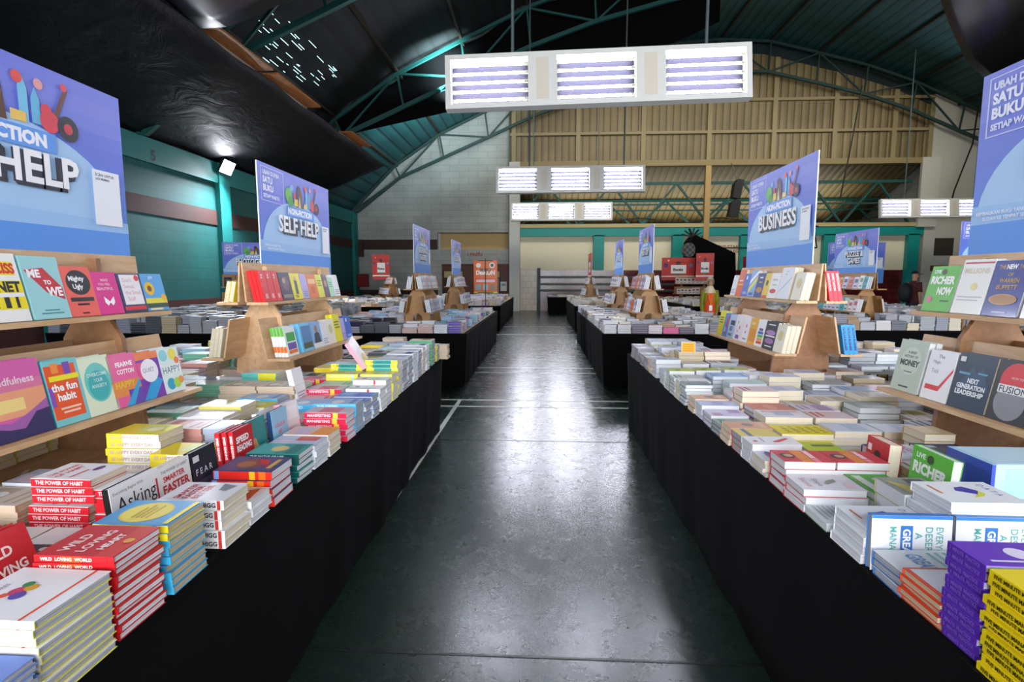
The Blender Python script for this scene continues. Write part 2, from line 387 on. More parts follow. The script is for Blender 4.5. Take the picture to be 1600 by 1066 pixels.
design('faster', L=.2, W=.14, T=.03, top='ecebe9', spine='f0f0ee', pages='cream', word='white red lettered', art=[('t', 'THE POWER OF HABIT', .08, .89, .045, '333333', .84, 0), ('t', 'SMARTER', .12, .76, .085, 'c22a34', .7, .03), ('t', 'FASTER', .08, .58, .14, 'c22a34', .84, .03), ('r', .08, .52, .92, .545, 'c22a34')])
design('asking', L=.21, W=.18, T=.02, top='ebeaea', spine='161616', pages='white', word='white hand lettered', art=[('t', 'Everything Begins With', .06, .88, .05, '555555', .85, 0), ('t', 'Asking', .1, .58, .26, '1a1a1a', .8, 0.0), ('r', .91, .55, .95, .85, 'c2303a')])
design('bluesky_st', L=.2, W=.135, T=.02, top='8cc0da', spine='20406a', pages='white', word='light blue pink lettered', art=[('t', 'COLOUR', .15, .62, .09, 'd8708a', .7, .03), ('t', 'ME', .35, .48, .09, 'd8708a', .4, .03), ('p', [(.1, .05), (.2, .15), (.4, .08), (.6, .16), (.9, .1), (.9, .02), (.1, .02)], '23365e')])
design('woman_st', L=.2, W=.135, T=.02, top='e8e6e4', spine='dedcda', pages='white', word='white portrait', art=[('t', 'Hustle', .15, .75, .1, '55555c', .7, 0), ('c', .45, .45, .12, '5a3828'), ('c', .45, .45, .08, 'd8a888'), ('p', [(.2, .0), (.7, 0), (.6, .33), (.32, .33)], 'd89a78')])
design('teal_st', L=.2, W=.135, T=.022, top='1c8a88', spine='0e4f4c', pages='white', word='teal and tan', art=[('p', [(.05, .05), (.9, .05), (.9, .45), (.6, .35), (.4, .55), (.1, .4)], 'e0c27c'), ('c', .3, .55, .12, 'd8a070')])
design('pink_st', L=.2, W=.13, T=.03, top='e6dcdc', spine='e8a0b4', pages='white', word='white and pink', art=[('c', .6, .2, .3, 'd8b860'), ('r', .1, .6, .9, .9, 'f0e8ea')])
# shelf covers
design('success', L=.24, W=.16, T=.03, top='f0f0ee', spine='e8e8e8', word='white, red and yellow striped', art=[('r', 0, .68, .9, .88, 'f2e020'), ('t', 'SUCCISS', .02, .7, .16, 'd8301c', .9, .05), ('r', 0, .42, 1, .6, 'f2e020'), ('t', 'X NET', .1, .43, .16, '222222', .85, .05), ('r', 0, .18, 1, .36, 'f2e020'), ('r', .1, .2, .2, .36, '222222'), ('r', .3, .2, .36, .36, '222222'), ('r', .5, .2, .62, .36, '222222'), ('r', .75, .2, .82, .36, '222222')])
design('metowe', L=.235, W=.155, T=.03, top='9cd4d8', spine='8cc8cc', word='light blue red arrow', art=[('p', [(.05, .78), (.55, .82), (.95, .5), (.95, .3), (.5, .42)], 'c8303a'), ('t', 'ME', .12, .66, .13, 'ffffff', .45, .04), ('t', 'TO', .48, .55, .07, 'ffffff', .25, .04), ('t', 'WE', .5, .36, .15, 'ffffff', .42, .04), ('r', .2, .08, .8, .1, '4a8a90'), ('r', .3, .13, .7, .15, '4a8a90')])
design('mighty', L=.2, W=.14, T=.03, top='f0685a', spine='e86050', word='coral and black', art=[('c', .52, .68, .4, '222226', .25), ('t', 'Mighty', .22, .68, .13, 'ffffff', .6, .03), ('t', 'Ugly', .3, .52, .13, 'ffffff', .45, .03), ('r', .12, .3, .9, .38, '2a2226'), ('r', .3, .22, .7, .26, '2a2226'), ('r', .38, .05, .62, .08, '2a2226')])
design('pinkb', L=.18, W=.13, T=.03, top='e0308c', spine='d0287c', word='magenta butterfly', art=[('t', 'MAKE', .35, .78, .06, 'f8c8e0', .5, .02), ('t', 'YOU FEEL', .2, .68, .06, 'f8c8e0', .7, .02), ('t', 'BEAUTIFUL', .12, .57, .07, 'f8c8e0', .8, .02), ('p', [(.5, .3), (.3, .42), (.3, .28), (.4, .2), (.5, .28), (.6, .2), (.7, .28), (.7, .42)], 'ffffff')])
design('dontsweat', L=.175, W=.14, T=.03, top='2a3a5e', spine='2a3a5e', word='navy bordered white', art=[('r', .1, .2, .92, .97, 'f2eef0'), ('r', .04, .06, .94, .16, 'd8303a'), ('t', "Don't", .2, .78, .1, 'd89aa0', .5, 0), ('t', 'Sweat', .2, .62, .1, 'd89aa0', .6, 0), ('t', 'the Small', .2, .46, .1, 'd89aa0', .65, 0), ('t', 'Stuff', .25, .3, .1, 'd89aa0', .5, 0), ('c', .8, .88, .1, 'd8303a')])
design('sunflower', L=.175, W=.14, T=.03, top='58a8e0', spine='3a88c8', word='blue sunflower', art=[('c', .3, .6, .22, 'f0c020'), ('c', .3, .6, .1, '6a4418'), ('r', 0, .2, 1, .34, 'e8dc40'), ('r', 0, .08, 1, .2, '2c4a30'), ('c', .88, .35, .12, 'f0b820'), ('t', 'JOY', .35, .84, .09, 'ffffff', .5, .02), ('r', .1, .02, .7, .07, 'e8e0b0')])
design('mindful', L=.255, W=.2, T=.03, top='d862a8', spine='302c5e', word='pink and violet mountain', art=[('r', 0, .62, 1, .75, 'd8789c'), ('r', 0, .28, 1, .62, 'e8a078'), ('r', .1, .36, .6, .52, 'f0d488'), ('p', [(0, .26), (.3, .22), (.6, .3), (1, .45), (1, .0), (0, .0)], 'a060a8'), ('p', [(0, .2), (.25, .14), (.5, .12), (.75, .3), (1, .32), (1, 0), (0, 0)], '38305e'), ('t', 'Mindfulness', .05, .7, .1, 'f4d8e8', .9, .02)])
design('funhabit', L=.235, W=.14, T=.03, top='7cc8cc', spine='58b0c0', word='orange and multicoloured', art=[('r', .0, .1, .9, .92, 'e85a28'), ('r', .55, .7, .75, .95, '7a4ab0'), ('r', .2, .8, .4, .95, 'f09040'), ('r', 0, .3, .12, .6, '8a50b8'), ('r', .08, .68, .95, .76, 'f0e420'), ('t', 'the fun', .08, .52, .12, 'ffffff', .84, .03), ('t', 'habit', .2, .37, .12, 'ffffff', .65, .03), ('r', .2, .24, .8, .27, 'f8d0b8'), ('r', .25, .18, .75, .21, 'f8d0b8')])
design('anxiety', L=.225, W=.14, T=.03, top='dfe9cc', spine='cfe0c8', word='cream teal circle', art=[('c', .5, .55, .44, '6cc8c0', .34), ('c', .5, .5, .34, '40b0b0', .26), ('t', 'OVERCOME', .17, .66, .06, 'd8f0e8', .66, .015), ('t', 'YOUR', .36, .56, .06, 'd8f0e8', .3, .015), ('t', 'ANXIETY', .24, .46, .06, 'd8f0e8', .52, .015)])
design('cotton', L=.215, W=.15, T=.03, top='e8649c', spine='f08ab0', word='pink white lettered', art=[('r', 0, .2, 1, .5, 'e89048'), ('r', .5, 0, 1, .3, '6a4ab0'), ('p', [(.3, .0), (.6, .0), (1, .4), (1, .5)], '38a8d8'), ('t', 'FEARNE', .25, .76, .09, 'ffffff', .6, .03), ('t', 'COTTON', .25, .62, .09, 'ffffff', .6, .03), ('t', 'HAPPY', .1, .36, .12, 'f0c838', .8, .03)])
design('quiet', L=.205, W=.135, T=.03, top='7a3aa8', spine='6a2a98', word='purple white circle', art=[('r', 0, .85, 1, 1, 'f08040'), ('p', [(0, .0), (.5, .0), (1, .35), (.6, .5)], '30a0d8'), ('r', .0, .45, .3, .8, 'e85890'), ('c', .5, .6, .38, 'f4f0f4'), ('t', 'QUIET', .2, .56, .1, 'a890b8', .6, .01)])
design('happy', L=.205, W=.135, T=.03, top='e4f0ee', spine='d0e8e8', word='watercolour rainbow', art=[('c', .25, .85, .2, '98d8e0'), ('c', .7, .85, .2, 'f0e060'), ('c', .85, .7, .12, 'f08a50'), ('c', .35, .2, .2, '38a8c8'), ('c', .65, .2, .18, 'b0d850'), ('c', .85, .25, .13, 'f0a050'), ('r', .05, .42, .95, .62, 'eef4f0'), ('t', 'HAPPY', .08, .44, .15, '3a6a88', .84, 0)])
design('redmath', L=.21, W=.08, T=.025, top='d8282c', spine='d8282c', word='first bright red', art=[('t', 'Z', .2, .75, .12, 'ffffff', .6, .02), ('r', .3, .1, .7, .25, 'e8a0a0')])
for k_, w_ in (('redmathb', 'second bright red'), ('redmathc', 'third bright red')): BW[k_] = dict(BW['redmath'], key=k_, word=w_)
design('darkflor', L=.2, W=.17, T=.03, top='3c3a50', spine='2a2838', word='dark floral', art=[('c', .5, .6, .3, '6c5468'), ('c', .4, .7, .12, 'b89878'), ('c', .65, .5, .1, '8c3c48'), ('r', .1, .08, .9, .2, '8a7a6a')])
design('yelman', L=.195, W=.15, T=.03, top='e8dc30', spine='d8cc28', word='yellow man figure', art=[('p', [(.3, .2), (.6, .2), (.65, .7), (.35, .75)], '4a5a58'), ('c', .5, .8, .1, 'd8a888'), ('t', 'YOU', .15, .06, .1, '222222', .7, .03)])
design('lilacb', L=.19, W=.11, T=.03, top='b0a8d8', spine='a8a0d0', word='lilac', art=bars('8880b8'))
design('orangeb', L=.19, W=.17, T=.03, top='e07028', spine='d06820', word='orange', art=[('r', .1, .6, .9, .8, 'f0c080'), ('c', .5, .35, .2, 'c85818')])
design('limeb', L=.19, W=.12, T=.03, top='dfe040', spine='d0d030', word='yellow green', art=bars('707820', .5, .8))
design('plum', L=.19, W=.1, T=.03, top='58304e', spine='482840', word='plum', art=[('c', .5, .6, .3, 'b08878')])
design('mintb', L=.17, W=.1, T=.03, top='a8d8b8', spine='98c8a8', word='mint green', art=bars('60a080', .5, .8))
design('greenor', L=.2, W=.165, T=.022, top='e8ecea', spine='eef0ee', word='white, green and orange', sps=[(0, .3, '6cc048'), (.65, .85, 'e87a30')], art=[('r', .15, .5, .9, .8, '48a850'), ('r', .15, .22, .9, .45, '7058a8'), ('r', .15, .08, .9, .2, 'e87a30')])
design('skyphoto', L=.205, W=.18, T=.03, top='7cc0e4', spine='68c0e8', word='sky blue photo', art=[('r', .15, .1, 1, .9, '5a88b8'), ('r', .15, .1, 1, .3, '4a5a38')])
design('manphoto', L=.2, W=.17, T=.03, top='8ab0dc', spine='78a0d0', word='blue portrait', art=[('c', .5, .72, .16, 'a87858'), ('p', [(.15, .2), (.85, .2), (.75, .55), (.5, .62), (.25, .55)], '3c4450'), ('r', .0, .0, 1, .2, 'e8e8e8')])
design('whiteb', L=.19, W=.12, T=.03, top='e8e8ea', spine='e0e0e0', word='white', art=bars('a0a0b0'))
design('creamb', L=.2, W=.15, T=.03, top='ece6d4', spine='e0d8c4', word='cream', art=[('c', .5, .6, .25, 'd8c890')])
design('richer', L=.21, W=.175, T=.03, top='58b838', spine='58b838', word='green white lettered', pages='white', art=[('t', 'LIVE', .12, .84, .08, 'f4f8f0', .4, .03), ('t', 'RICHER', .08, .6, .18, 'f4f8f0', .84, .05), ('t', 'NOW', .4, .36, .18, 'f4f8f0', .52, .05), ('c', .48, .87, .08, '2c4820'), ('c', .2, .26, .09, 'e05890'), ('r', .6, .22, .9, .25, '2c4820')])
design('redbar', L=.235, W=.165, T=.03, top='ecece8', spine='e0e0dc', word='white red topped', pages='white', art=[('r', .05, .92, .98, .95, 'c83848'), ('t', 'MILLIONS', .1, .74, .1, 'd8d0b0', .8, .03), ('r', .1, .3, .9, .32, 'b8b8b8'), ('r', .1, .24, .8, .26, 'b8b8b8'), ('c', .55, .5, .1, 'e8d890')])
design('buffett', L=.225, W=.165, T=.03, top='283a90', spine='d8d8d8', word='royal blue gold lettered', pages='white', art=[('t', 'THE', .12, .85, .07, 'c8a058', .2, .02), ('t', 'NEW', .35, .84, .09, 'ffffff', .3, .04), ('t', 'TAO', .7, .85, .07, 'c8a058', .2, .02), ('t', 'OF', .45, .72, .06, 'c8a058', .2, .02), ('t', 'WARREN', .25, .6, .08, 'c8a058', .55, .02), ('t', 'BUFFETT', .22, .48, .08, 'c8a058', .6, .02), ('c', .5, .3, .4, 'c08848', .1), ('c', .5, .3, .36, 'a87038', .08), ('r', .3, .06, .7, .08, 'b8c0e0')])
design('money', L=.24, W=.185, T=.028, top='b8c4b4', spine='aebaa8', word='sage green', pages='white', art=[('c', .5, .6, .36, 'c6d0c0', .27), ('t', 'A BRIEF', .35, .74, .05, '3c4440', .35, .02), ('t', 'HISTORY OF', .25, .66, .05, '3c4440', .5, .02), ('t', 'MONEY', .15, .5, .12, '3c4440', .7, .05), ('r', .35, .38, .65, .4, '5c6460'), ('r', .3, .08, .65, .11, '3c4440')])
design('tick', L=.215, W=.155, T=.028, top='ececee', spine='e4e4e4', word='white red tick', pages='white', art=[('p', [(.1, .2), (.62, .2), (.98, .62), (.98, .7), (.6, .3), (.1, .3)], 'd8303a'), ('t', 'The', .35, .85, .07, '606068', .3, 0), ('t', 'Magic', .2, .72, .08, '909098', .4, 0), ('t', 'Tick', .2, .55, .08, '909098', .4, 0)])
design('nextgen', L=.225, W=.185, T=.028, top='20344c', spine='1c2c40', word='dark blue mountain', pages='cream', art=[('p', [(.05, .3), (.45, .8), (.55, .65), (.7, .8), (.95, .4)], '2c4a68'), ('r', .1, .62, .4, .66, '5898b8'), ('r', .6, .66, .85, .69, '5898b8'), ('t', 'NEXT', .38, .48, .09, 'ecf0f4', .3, .04), ('t', 'GENERATION', .12, .37, .09, 'ecf0f4', .76, .04), ('t', 'LEADERSHIP', .12, .26, .09, 'ecf0f4', .76, .04), ('r', .05, .84, .2, .93, 'dddddd')])
design('fusion', L=.225, W=.165, T=.03, top='26262c', spine='e4dcc8', word='black, red and grey', pages='cream', art=[('c', .52, .68, .4, 'd8303c'), ('c', .5, .32, .4, '88888e'), ('r', .12, .46, .9, .6, 'e8e8ea'), ('t', 'FUSION', .16, .47, .11, '26262c', .7, .01), ('t', 'HOW TO', .4, .7, .04, 'f0d0d0', .3, .01)])
design('lime', L=.24, W=.2, T=.03, top='8cd818', spine='80c818', word='lime green', pages='white', art=[('p', [(.1, .1), (.16, .1), (.3, .35), (.95, .8), (.95, .88), (.2, .42), (.14, .8), (.08, .8)], 'f0f8e8'), ('c', .4, .95, .05, '4c8a10')])
design('orred', L=.24, W=.15, T=.03, top='d85a30', spine='c85028', word='orange red', art=[('r', .1, .4, .9, .45, 'f0c040'), ('r', .2, .55, .8, .6, 'f0e0d0')])
design('bluew', L=.2, W=.15, T=.03, top='4068c0', spine='3860b8', word='royal blue', art=[('r', .3, .75, .5, .9, 'e0e8f8'), ('r', .2, .1, .8, .2, '90a8e0')])
design('ycirc', L=.23, W=.15, T=.03, top='8ab0dc', spine='78a0d0', word='blue and yellow striped', art=[('p', [(0, .3), (1, .8), (1, .6), (0, .1)], 'e8e050'), ('p', [(0, .6), (1, 1), (1, .9), (0, .45)], 'ffffff'), ('r', .2, .05, .8, .15, '3858a8')])
design('navygold', L=.2, W=.16, T=.03, top='26367e', spine='202e70', word='navy and gold', art=[('c', .5, .3, .38, 'b88040', .12), ('r', .3, .6, .7, .65, 'c8a058'), ('r', .3, .8, .7, .85, 'ffffff')])
design('yellowb', L=.2, W=.12, T=.03, top='e8c838', spine='d8b828', word='yellow', art=[('c', .5, .6, .2, '445044'), ('r', .1, .0, .9, .1, 'd84838')])
design('wredoval', L=.2, W=.16, T=.03, top='ececea', spine='e0e0dc', word='white red oval', art=[('c', .5, .28, .35, 'd02838', .09), ('t', 'THINK BIG', .2, .7, .07, '404040', .6, 0), ('r', .3, .5, .8, .55, 'c0c8a0')])
design('curve', L=.24, W=.2, T=.03, top='e6e8ee', spine='e0e0e6', word='white line graph', art=[('t', 'Breaking', .35, .85, .05, '505868', .4, 0), ('t', 'Into', .35, .76, .05, '505868', .3, 0), ('p', [(.05, .2), (.07, .22), (.5, .45), (.92, .7), (.92, .68), (.5, .42)], '8090c8')])
design('hotyel', L=.23, W=.14, T=.028, top='e8dc20', spine='e0d820', word='bright yellow', art=bars('707020', .5, .8))
design('bluered', L=.21, W=.13, T=.028, top='5a8ad0', spine='5080c8', word='blue red striped', art=[('p', [(.3, .1), (.6, .1), (.9, .9), (.6, .9)], 'd04038'), ('c', .4, .3, .2, '98b8e8')])
design('stupid', L=.21, W=.15, T=.028, top='b8d0ec', spine='a8c0e0', word='pale blue navy lettered', art=[('t', 'SO', .2, .3, .2, '283c7a', .6, .04), ('r', .2, .55, .9, .75, '3a3a44'), ('t', 'WHAT', .1, .08, .12, '283c7a', .8, .04)])
design('flowers', L=.22, W=.17, T=.028, top='eee6e8', spine='e8e0e4', word='white floral', art=[('c', .3, .7, .08, '88b868'), ('c', .6, .5, .09, 'e07080'), ('c', .4, .35, .08, 'f0a0b0'), ('r', .25, .05, .7, .2, '7050a0')])
design('pinkfig', L=.21, W=.13, T=.028, top='ece8ee', spine='e0dce4', word='white pink figure', art=[('c', .5, .65, .12, 'd880a0'), ('c', .5, .4, .1, 'c06888'), ('r', .2, .1, .8, .16, '909098')])
design('amber', L=.21, W=.15, T=.028, top='e8b030', spine='d8a020', word='amber', art=[('r', .1, .1, .9, .6, 'e09018'), ('t', 'RICH', .2, .75, .1, 'fff0c0', .6, .03)])
design('rainbow', L=.21, W=.14, T=.028, top='eef0f0', spine='e4e6e6', word='white rainbow striped', art=[('r', .2, .1, .9, .2, 'd83838'), ('r', .2, .22, .9, .32, 'e8a020'), ('r', .2, .34, .9, .44, '48a848'), ('r', .2, .46, .9, .56, '3068c0'), ('r', .3, .58, .8, .68, '7040a0')])
design('blackpur', L=.21, W=.2, T=.026, top='28262e', spine='201e26', word='black and violet', pages='cream', art=[('c', .5, .6, .4, 'b080b8', .09), ('r', .1, .45, .9, .5, 'ece8ee'), ('c', .5, .3, .38, 'a070a8', .1), ('r', .2, .1, .8, .13, 'ffffff'), ('r', .2, .86, .8, .9, 'e0d8e4')])
design('redspines', L=.21, W=.14, T=.028, top='e84050', spine='e83848', word='red', spt='EXPECTATION', spc='ffe0e0')
design('bluesp', L=.21, W=.14, T=.03, top='48a0e0', spine='3c9ce0', word='bright blue', spt='OUTLIVE BUSINESS', spc='102040')
design('yelsmall', L=.14, W=.1, T=.03, top='f0e030', spine='f0e030', word='small yellow', pages='cream')
design('creamst', L=.2, W=.14, T=.025, top='e8e0cc', spine='e4dcc8', word='cream', pages='cream')
design('redst2', L=.2, W=.14, T=.028, top='c83038', spine='c83038', word='red', art=[('c', .5, .5, .2, 'e8b0b0')])
# right table
design('purple', L=.1, W=.2, T=.0172, top='6c3cc0', spine='5a2cae', pages='grey', word='purple', spt='5  MINUTE  PRACTICE', spc='8a68d0', art=[('c', .5, .5, .12, 'e8e0f4')] + bars('e8e0f4', .15, .3, 1))
design('yellow5', L=.155, W=.21, T=.0172, top='f0d818', spine='f0d210', pages='grey', word='yellow', spt='FIVE MINUTE MANAGEMENT', spc='2c2a10', art=[('r', .2, .2, .8, .6, '8c8a70')])
design('orangebord', L=.18, W=.125, T=.0155, top='e8502c', spine='e8502c', pages='tan', word='orange bordered white', art=[('r', .06, .06, .94, .94, 'ecebec'), ('t', 'MINDSET AT WORK', .14, .6, .09, '3a3a44', .7, .02), ('t', 'BETTER', .3, .4, .1, 'e07068', .5, .02)])
design('manager', L=.2, W=.145, T=.021, top='eef0f2', spine='3c7cc8', pages='grey', word='white teal lettered', art=[('r', 0, 0, .06, 1, '3c80cc'), ('t', 'EVERYONE', .2, .8, .09, '60b0a8', .7, .01), ('t', 'DESERVES', .2, .67, .09, '60b0a8', .7, .01), ('t', 'A', .3, .54, .09, '60b0a8', .3, .01), ('r', .18, .36, .85, .51, '3c7cc8'), ('t', 'GREAT', .24, .385, .1, 'ffffff', .55, .03), ('t', 'MANAGER', .2, .22, .09, '60b0a8', .7, .01)])
design('managerlow', L=.2, W=.112, T=.021, top='eef0f2', spine='3c7cc8', pages='grey', word='white blue backed', art=[('t', 'GREAT', .2, .3, .2, '6c9cd8', .7, .03)] + bars('8cc4c0', .6, .9, 3))
design('data', L=.2, W=.15, T=.0255, top='eceef0', spine='e6e8ec', pages='white', word='white disc covered', spt='DATA LEADERSHIP', spc='a0a4b0', art=[('p', [(.25, .55), (.3, .42), (.45, .36), (.62, .56), (.45, .66)], '4038a8'), ('p', [(.45, .66), (.62, .56), (.78, .42), (.7, .6), (.58, .68)], 'e0e040'), ('t', 'D A T A', .15, .8, .08, '3a34a0', .7, 0), ('r', .2, .1, .6, .13, 'd8783c')])
design('menu', L=.15, W=.145, T=.028, top='e4e8e8', spine='4a7a4c', pages='white', word='white green spined', art=bars('b0bcc0', .1, .9, 8, .1, .8))
design('greenlow', L=.14, W=.175, T=.026, top='58b838', spine='58b838', pages='white', word='green', art=[('c', .6, .5, .12, '2c4820'), ('c', .3, .6, .1, 'e8d0d8'), ('r', .1, .1, .9, .3, 'f0f4ec')])
design('sketch', L=.2, W=.145, T=.025, top='e6e4ea', spine='c83040', pages='white', word='white pencil sketch', art=[('p', [(.3, .7), (.4, .55), (.6, .45), (.65, .5), (.45, .7)], '8c9484'), ('t', 'Simple', .3, .3, .12, '6a6a74', .6, 0), ('t', 'Secrets', .25, .14, .1, 'c88890', .6, 0), ('r', .55, .75, .85, .88, 'e8c8d0')])
design('redpan', L=.175, W=.13, T=.03, top='cc3a44', spine='b82a34', pages='white', word='red and orange banded', art=[('r', 0, .36, 1, .58, 'e08830'), ('r', 0, .6, 1, .72, 'e89098'), ('t', 'HUSTLE', .1, .62, .09, 'ffffff', .8, .03), ('c', .5, .2, .2, '4a3a30'), ('c', .5, .22, .12, 'c8a080')])
design('navyeye', L=.1, W=.145, T=.016, top='e4e6ee', spine='d0d4e0', pages='cream', word='small white navy', art=[('c', .5, .5, .35, '48488c', .16)])
design('redpod', L=.2, W=.12, T=.03, top='eceaea', spine='d8dcdc', pages='white', word='white red swoosh', art=[('p', [(.2, .85), (.3, .9), (.7, .6), (.7, .5), (.6, .5)], 'd02c38'), ('c', .6, .15, .08, 'c82838'), ('r', .2, .3, .7, .33, '8890a0')])
design('goldcov', L=.17, W=.12, T=.029, top='d8c458', spine='c83848', pages='grey', word='golden yellow', art=[('r', 0, .2, 1, .32, '606478')])
design('tancov', L=.19, W=.12, T=.0285, top='d8a078', spine='d8b090', pages='cream', word='tan orange', art=[('c', .5, .5, .22, '8c7068'), ('r', .1, .75, .9, .9, 'e0b898')])
design('greeng', L=.18, W=.13, T=.02, top='94a89c', spine='5c7868', pages='grey', word='grey green', art=[('r', .1, .1, .9, .3, '4c9468')])
design('lilacr', L=.19, W=.14, T=.0225, top='d8d0e8', spine='8c78a8', pages='white', word='lilac', art=[('r', .5, .1, .95, .35, 'c0a0b0'), ('r', .05, .6, .5, .9, 'a888c0')])
design('liliblue', L=.2, W=.13, T=.027, top='c4c8e8', spine='d8d8e8', pages='white', word='pale lilac blue', art=[('c', .5, .5, .3, 'a8b0dc', .15)])
design('tealgrey', L=.16, W=.13, T=.021, top='7c9498', spine='889ca0', pages='white', word='slate teal', art=[('r', .5, .1, .95, .9, '607c84')])
design('limetop', L=.17, W=.12, T=.034, top='a8b830', spine='e4e4e4', pages='white', word='lime topped', art=[('r', .4, .3, .7, .5, '606820')])
design('bluegr', L=.19, W=.14, T=.036, top='9cacb8', spine='a8b4c0', pages='white', word='blue grey', art=[('r', .1, .1, .9, .5, '7890a0')])
design('corner', L=.15, W=.15, T=.021, top='b4b8bc', spine='8c6060', pages='grey', word='silver grey', art=[('r', .1, .3, .9, .6, 'd8dade')])
design('bluehb', L=.225, W=.15, T=.026, top='88b0dc', spine='4c94cc', pages='white', word='blue hardback', art=[('r', .05, .1, .95, .9, '98bce0')])
design('mintp', L=.22, W=.14, T=.026, top='b8d4cc', spine='a0c8c0', pages='white', word='pale mint', art=[('r', .1, .1, .9, .6, 'ccdcd8')])
design('thickw', L=.19, W=.14, T=.034, top='cfcfe0', spine='e0dcd0', pages='cream', word='thick cream', art=[('r', .1, .2, .9, .6, 'b4b4d0')])
design('rosehb', L=.21, W=.15, T=.024, top='c87068', spine='8c2c34', pages='white', word='rose red hardback', art=[('c', .5, .5, .3, 'd88c80', .16)])
design('brown_dot', L=.22, W=.15, T=.034, top='e4e0e4', spine='dcd8dc', pages='cream', word='white and mauve', art=[('r', .3, .3, .7, .7, 'a8b8d0'), ('r', .1, .1, .3, .9, 'e0a0a8')])
design('yellowdot', L=.22, W=.15, T=.03, top='ecdc20', spine='d8c418', pages='cream', word='bright yellow', art=[('r', .2 + .2 * a, .15 + .17 * b, .3 + .2 * a, .24 + .17 * b, 'a89c28') for a in range(4) for b in range(5)])
design('limelow', L=.15, W=.13, T=.03, top='c8dc28', spine='c0d828', pages='white', word='lime green', art=[('r', .3, .3, .5, .9, '606c20')])
design('silicon', L=.2, W=.14, T=.034, top='dfe2ea', spine='4c5c80', pages='white', word='white blue lettered', art=[('t', 'INSIDE', .2, .6, .15, 'b0708c', .6, .02), ('t', 'VALLEY', .2, .4, .14, '7090c0', .6, .02), ('r', 0, 0, 1, .16, '2c3470')])
design('whitegr', L=.2, W=.14, T=.033, top='ccd4de', spine='c8ccd4', pages='cream', word='grey white', art=[('r', .1, .4, .9, .8, 'b4c0d0')])
design('goldedge', L=.12, W=.13, T=.03, top='c8b088', spine='b88c4c', pages='cream', word='gold edged', art=[('r', .1, .1, .9, .6, 'd8c4a0')])
design('darkgreen', L=.2, W=.15, T=.03, top='9cac9c', spine='24583c', pages='white', word='dark green hardback', art=[('r', .2, .2, .8, .8, 'b8c0c0')])
design('blackyel', L=.2, W=.12, T=.018, top='606468', spine='1c1c1c', pages='cream', word='black banded', sps=[(.35, .65, '8c7c28'), (.1, .3, 'c8c8c8'), (.7, .9, 'c8c8c8')])
design('redspine2', L=.2, W=.14, T=.022, top='d8a0b0', spine='d82848', pages='cream', word='crimson spined', spt='FRESHWATER', spc='f8c0c8')
design('bluespw', L=.17, W=.12, T=.03, top='c8c8e0', spine='3c98e0', pages='white', word='white blue spined')
design('navyb', L=.17, W=.14, T=.028, top='2c3058', spine='26305c', pages='cream', word='navy blue', art=[('r', .2, .2, .4, .4, 'c8c8d8')])
design('comicb', L=.14, W=.14, T=.045, top='98988c', spine='c8c090', pages='white', word='comic patterned', art=[('r', .1, .5, .5, .9, '505058'), ('p', [(.2, .1), (.9, .2), (.6, .5)], 'd8c870'), ('r', .6, .6, .95, .9, 'a86050')])
design('portrait', L=.168, W=.13, T=.045, top='c42c34', spine='b82028', pages='cream', word='red portrait', art=[('p', [(.25, 0), (.85, 0), (.75, .35), (.35, .35)], '2c2624'), ('c', .52, .55, .14, 'a87858'), ('c', .52, .68, .14, '2a2020', .08), ('r', .08, .7, .25, .85, 'f0e0e0')])
design('redyell', L=.2, W=.15, T=.03, top='d04038', spine='c03830', pages='white', word='red yellow striped', art=[('p', [(0, .5), (1, .6), (1, .45), (0, .35)], 'd8d030'), ('c', .5, .2, .2, '30343c')])
GEN_L = []
for i, (a, b, pg, wd) in enumerate([('dfe0ea', 'ccd0dc', 'white', 'pale grey'), ('c4ccd8', 'a8b4c4', 'grey', 'blue grey'), ('e6e2ea', 'd8ccd8', 'white', 'pale lilac'), ('e4e4c4', 'd8d070', 'cream', 'pale yellow'),
                                ('c8dce4', '98c8d8', 'white', 'powder blue'), ('e6d4d4', 'd89a90', 'cream', 'blush pink'), ('ececec', 'e4e4e4', 'cream', 'plain white'), ('b4b8bc', '40444a', 'grey', 'charcoal spined'),
                                ('c4dcd0', '78c0a4', 'cream', 'mint spined'), ('e2d8cc', 'c8b49c', 'tan', 'beige'), ('d4bcc4', 'c83050', 'white', 'crimson edged'), ('e4dcae', 'e8cc30', 'cream', 'mustard spined')]):
    GEN_L.append(design('gl%d' % i, L=.2, W=.138, T=random.choice([.018, .022, .026]), top=a, spine=b, pages=pg, word=wd,
        art=[('r', .08, .5, .92, .88, b)] * (i % 2) + bars(b, .1, .4, 2) + [('c', .5, .66, .2, 'f2f2f2')] * (i % 3 == 0)))
GEN_R = []
for i, (a, b, pg, wd) in enumerate([('dadbe4', 'c4c8d4', 'cream', 'pale grey'), ('e6e6ea', 'd8d8dc', 'white', 'plain white'), ('c6cede', '8098c0', 'white', 'blue tinted'), ('e2dad0', 'c8b8a0', 'cream', 'beige'),
                                ('b8c0bc', '507060', 'white', 'green tinted'), ('dcd4e4', 'a890b8', 'cream', 'pale lilac'), ('ccc8c0', '8a6a50', 'tan', 'brown tinted'), ('b0b4bc', '383c48', 'grey', 'slate'),
                                ('e2c8c4', 'b85858', 'cream', 'rosy'), ('dfe0b8', 'a8a840', 'white', 'olive tinted')]):
    GEN_R.append(design('gr%d' % i, L=.195, W=.138, T=random.choice([.024, .028, .032]), top=a, spine=b, pages=pg, word=wd,
        art=[('r', .08, .5, .92, .88, b)] * (i % 2) + bars(b, .1, .4, 2)))

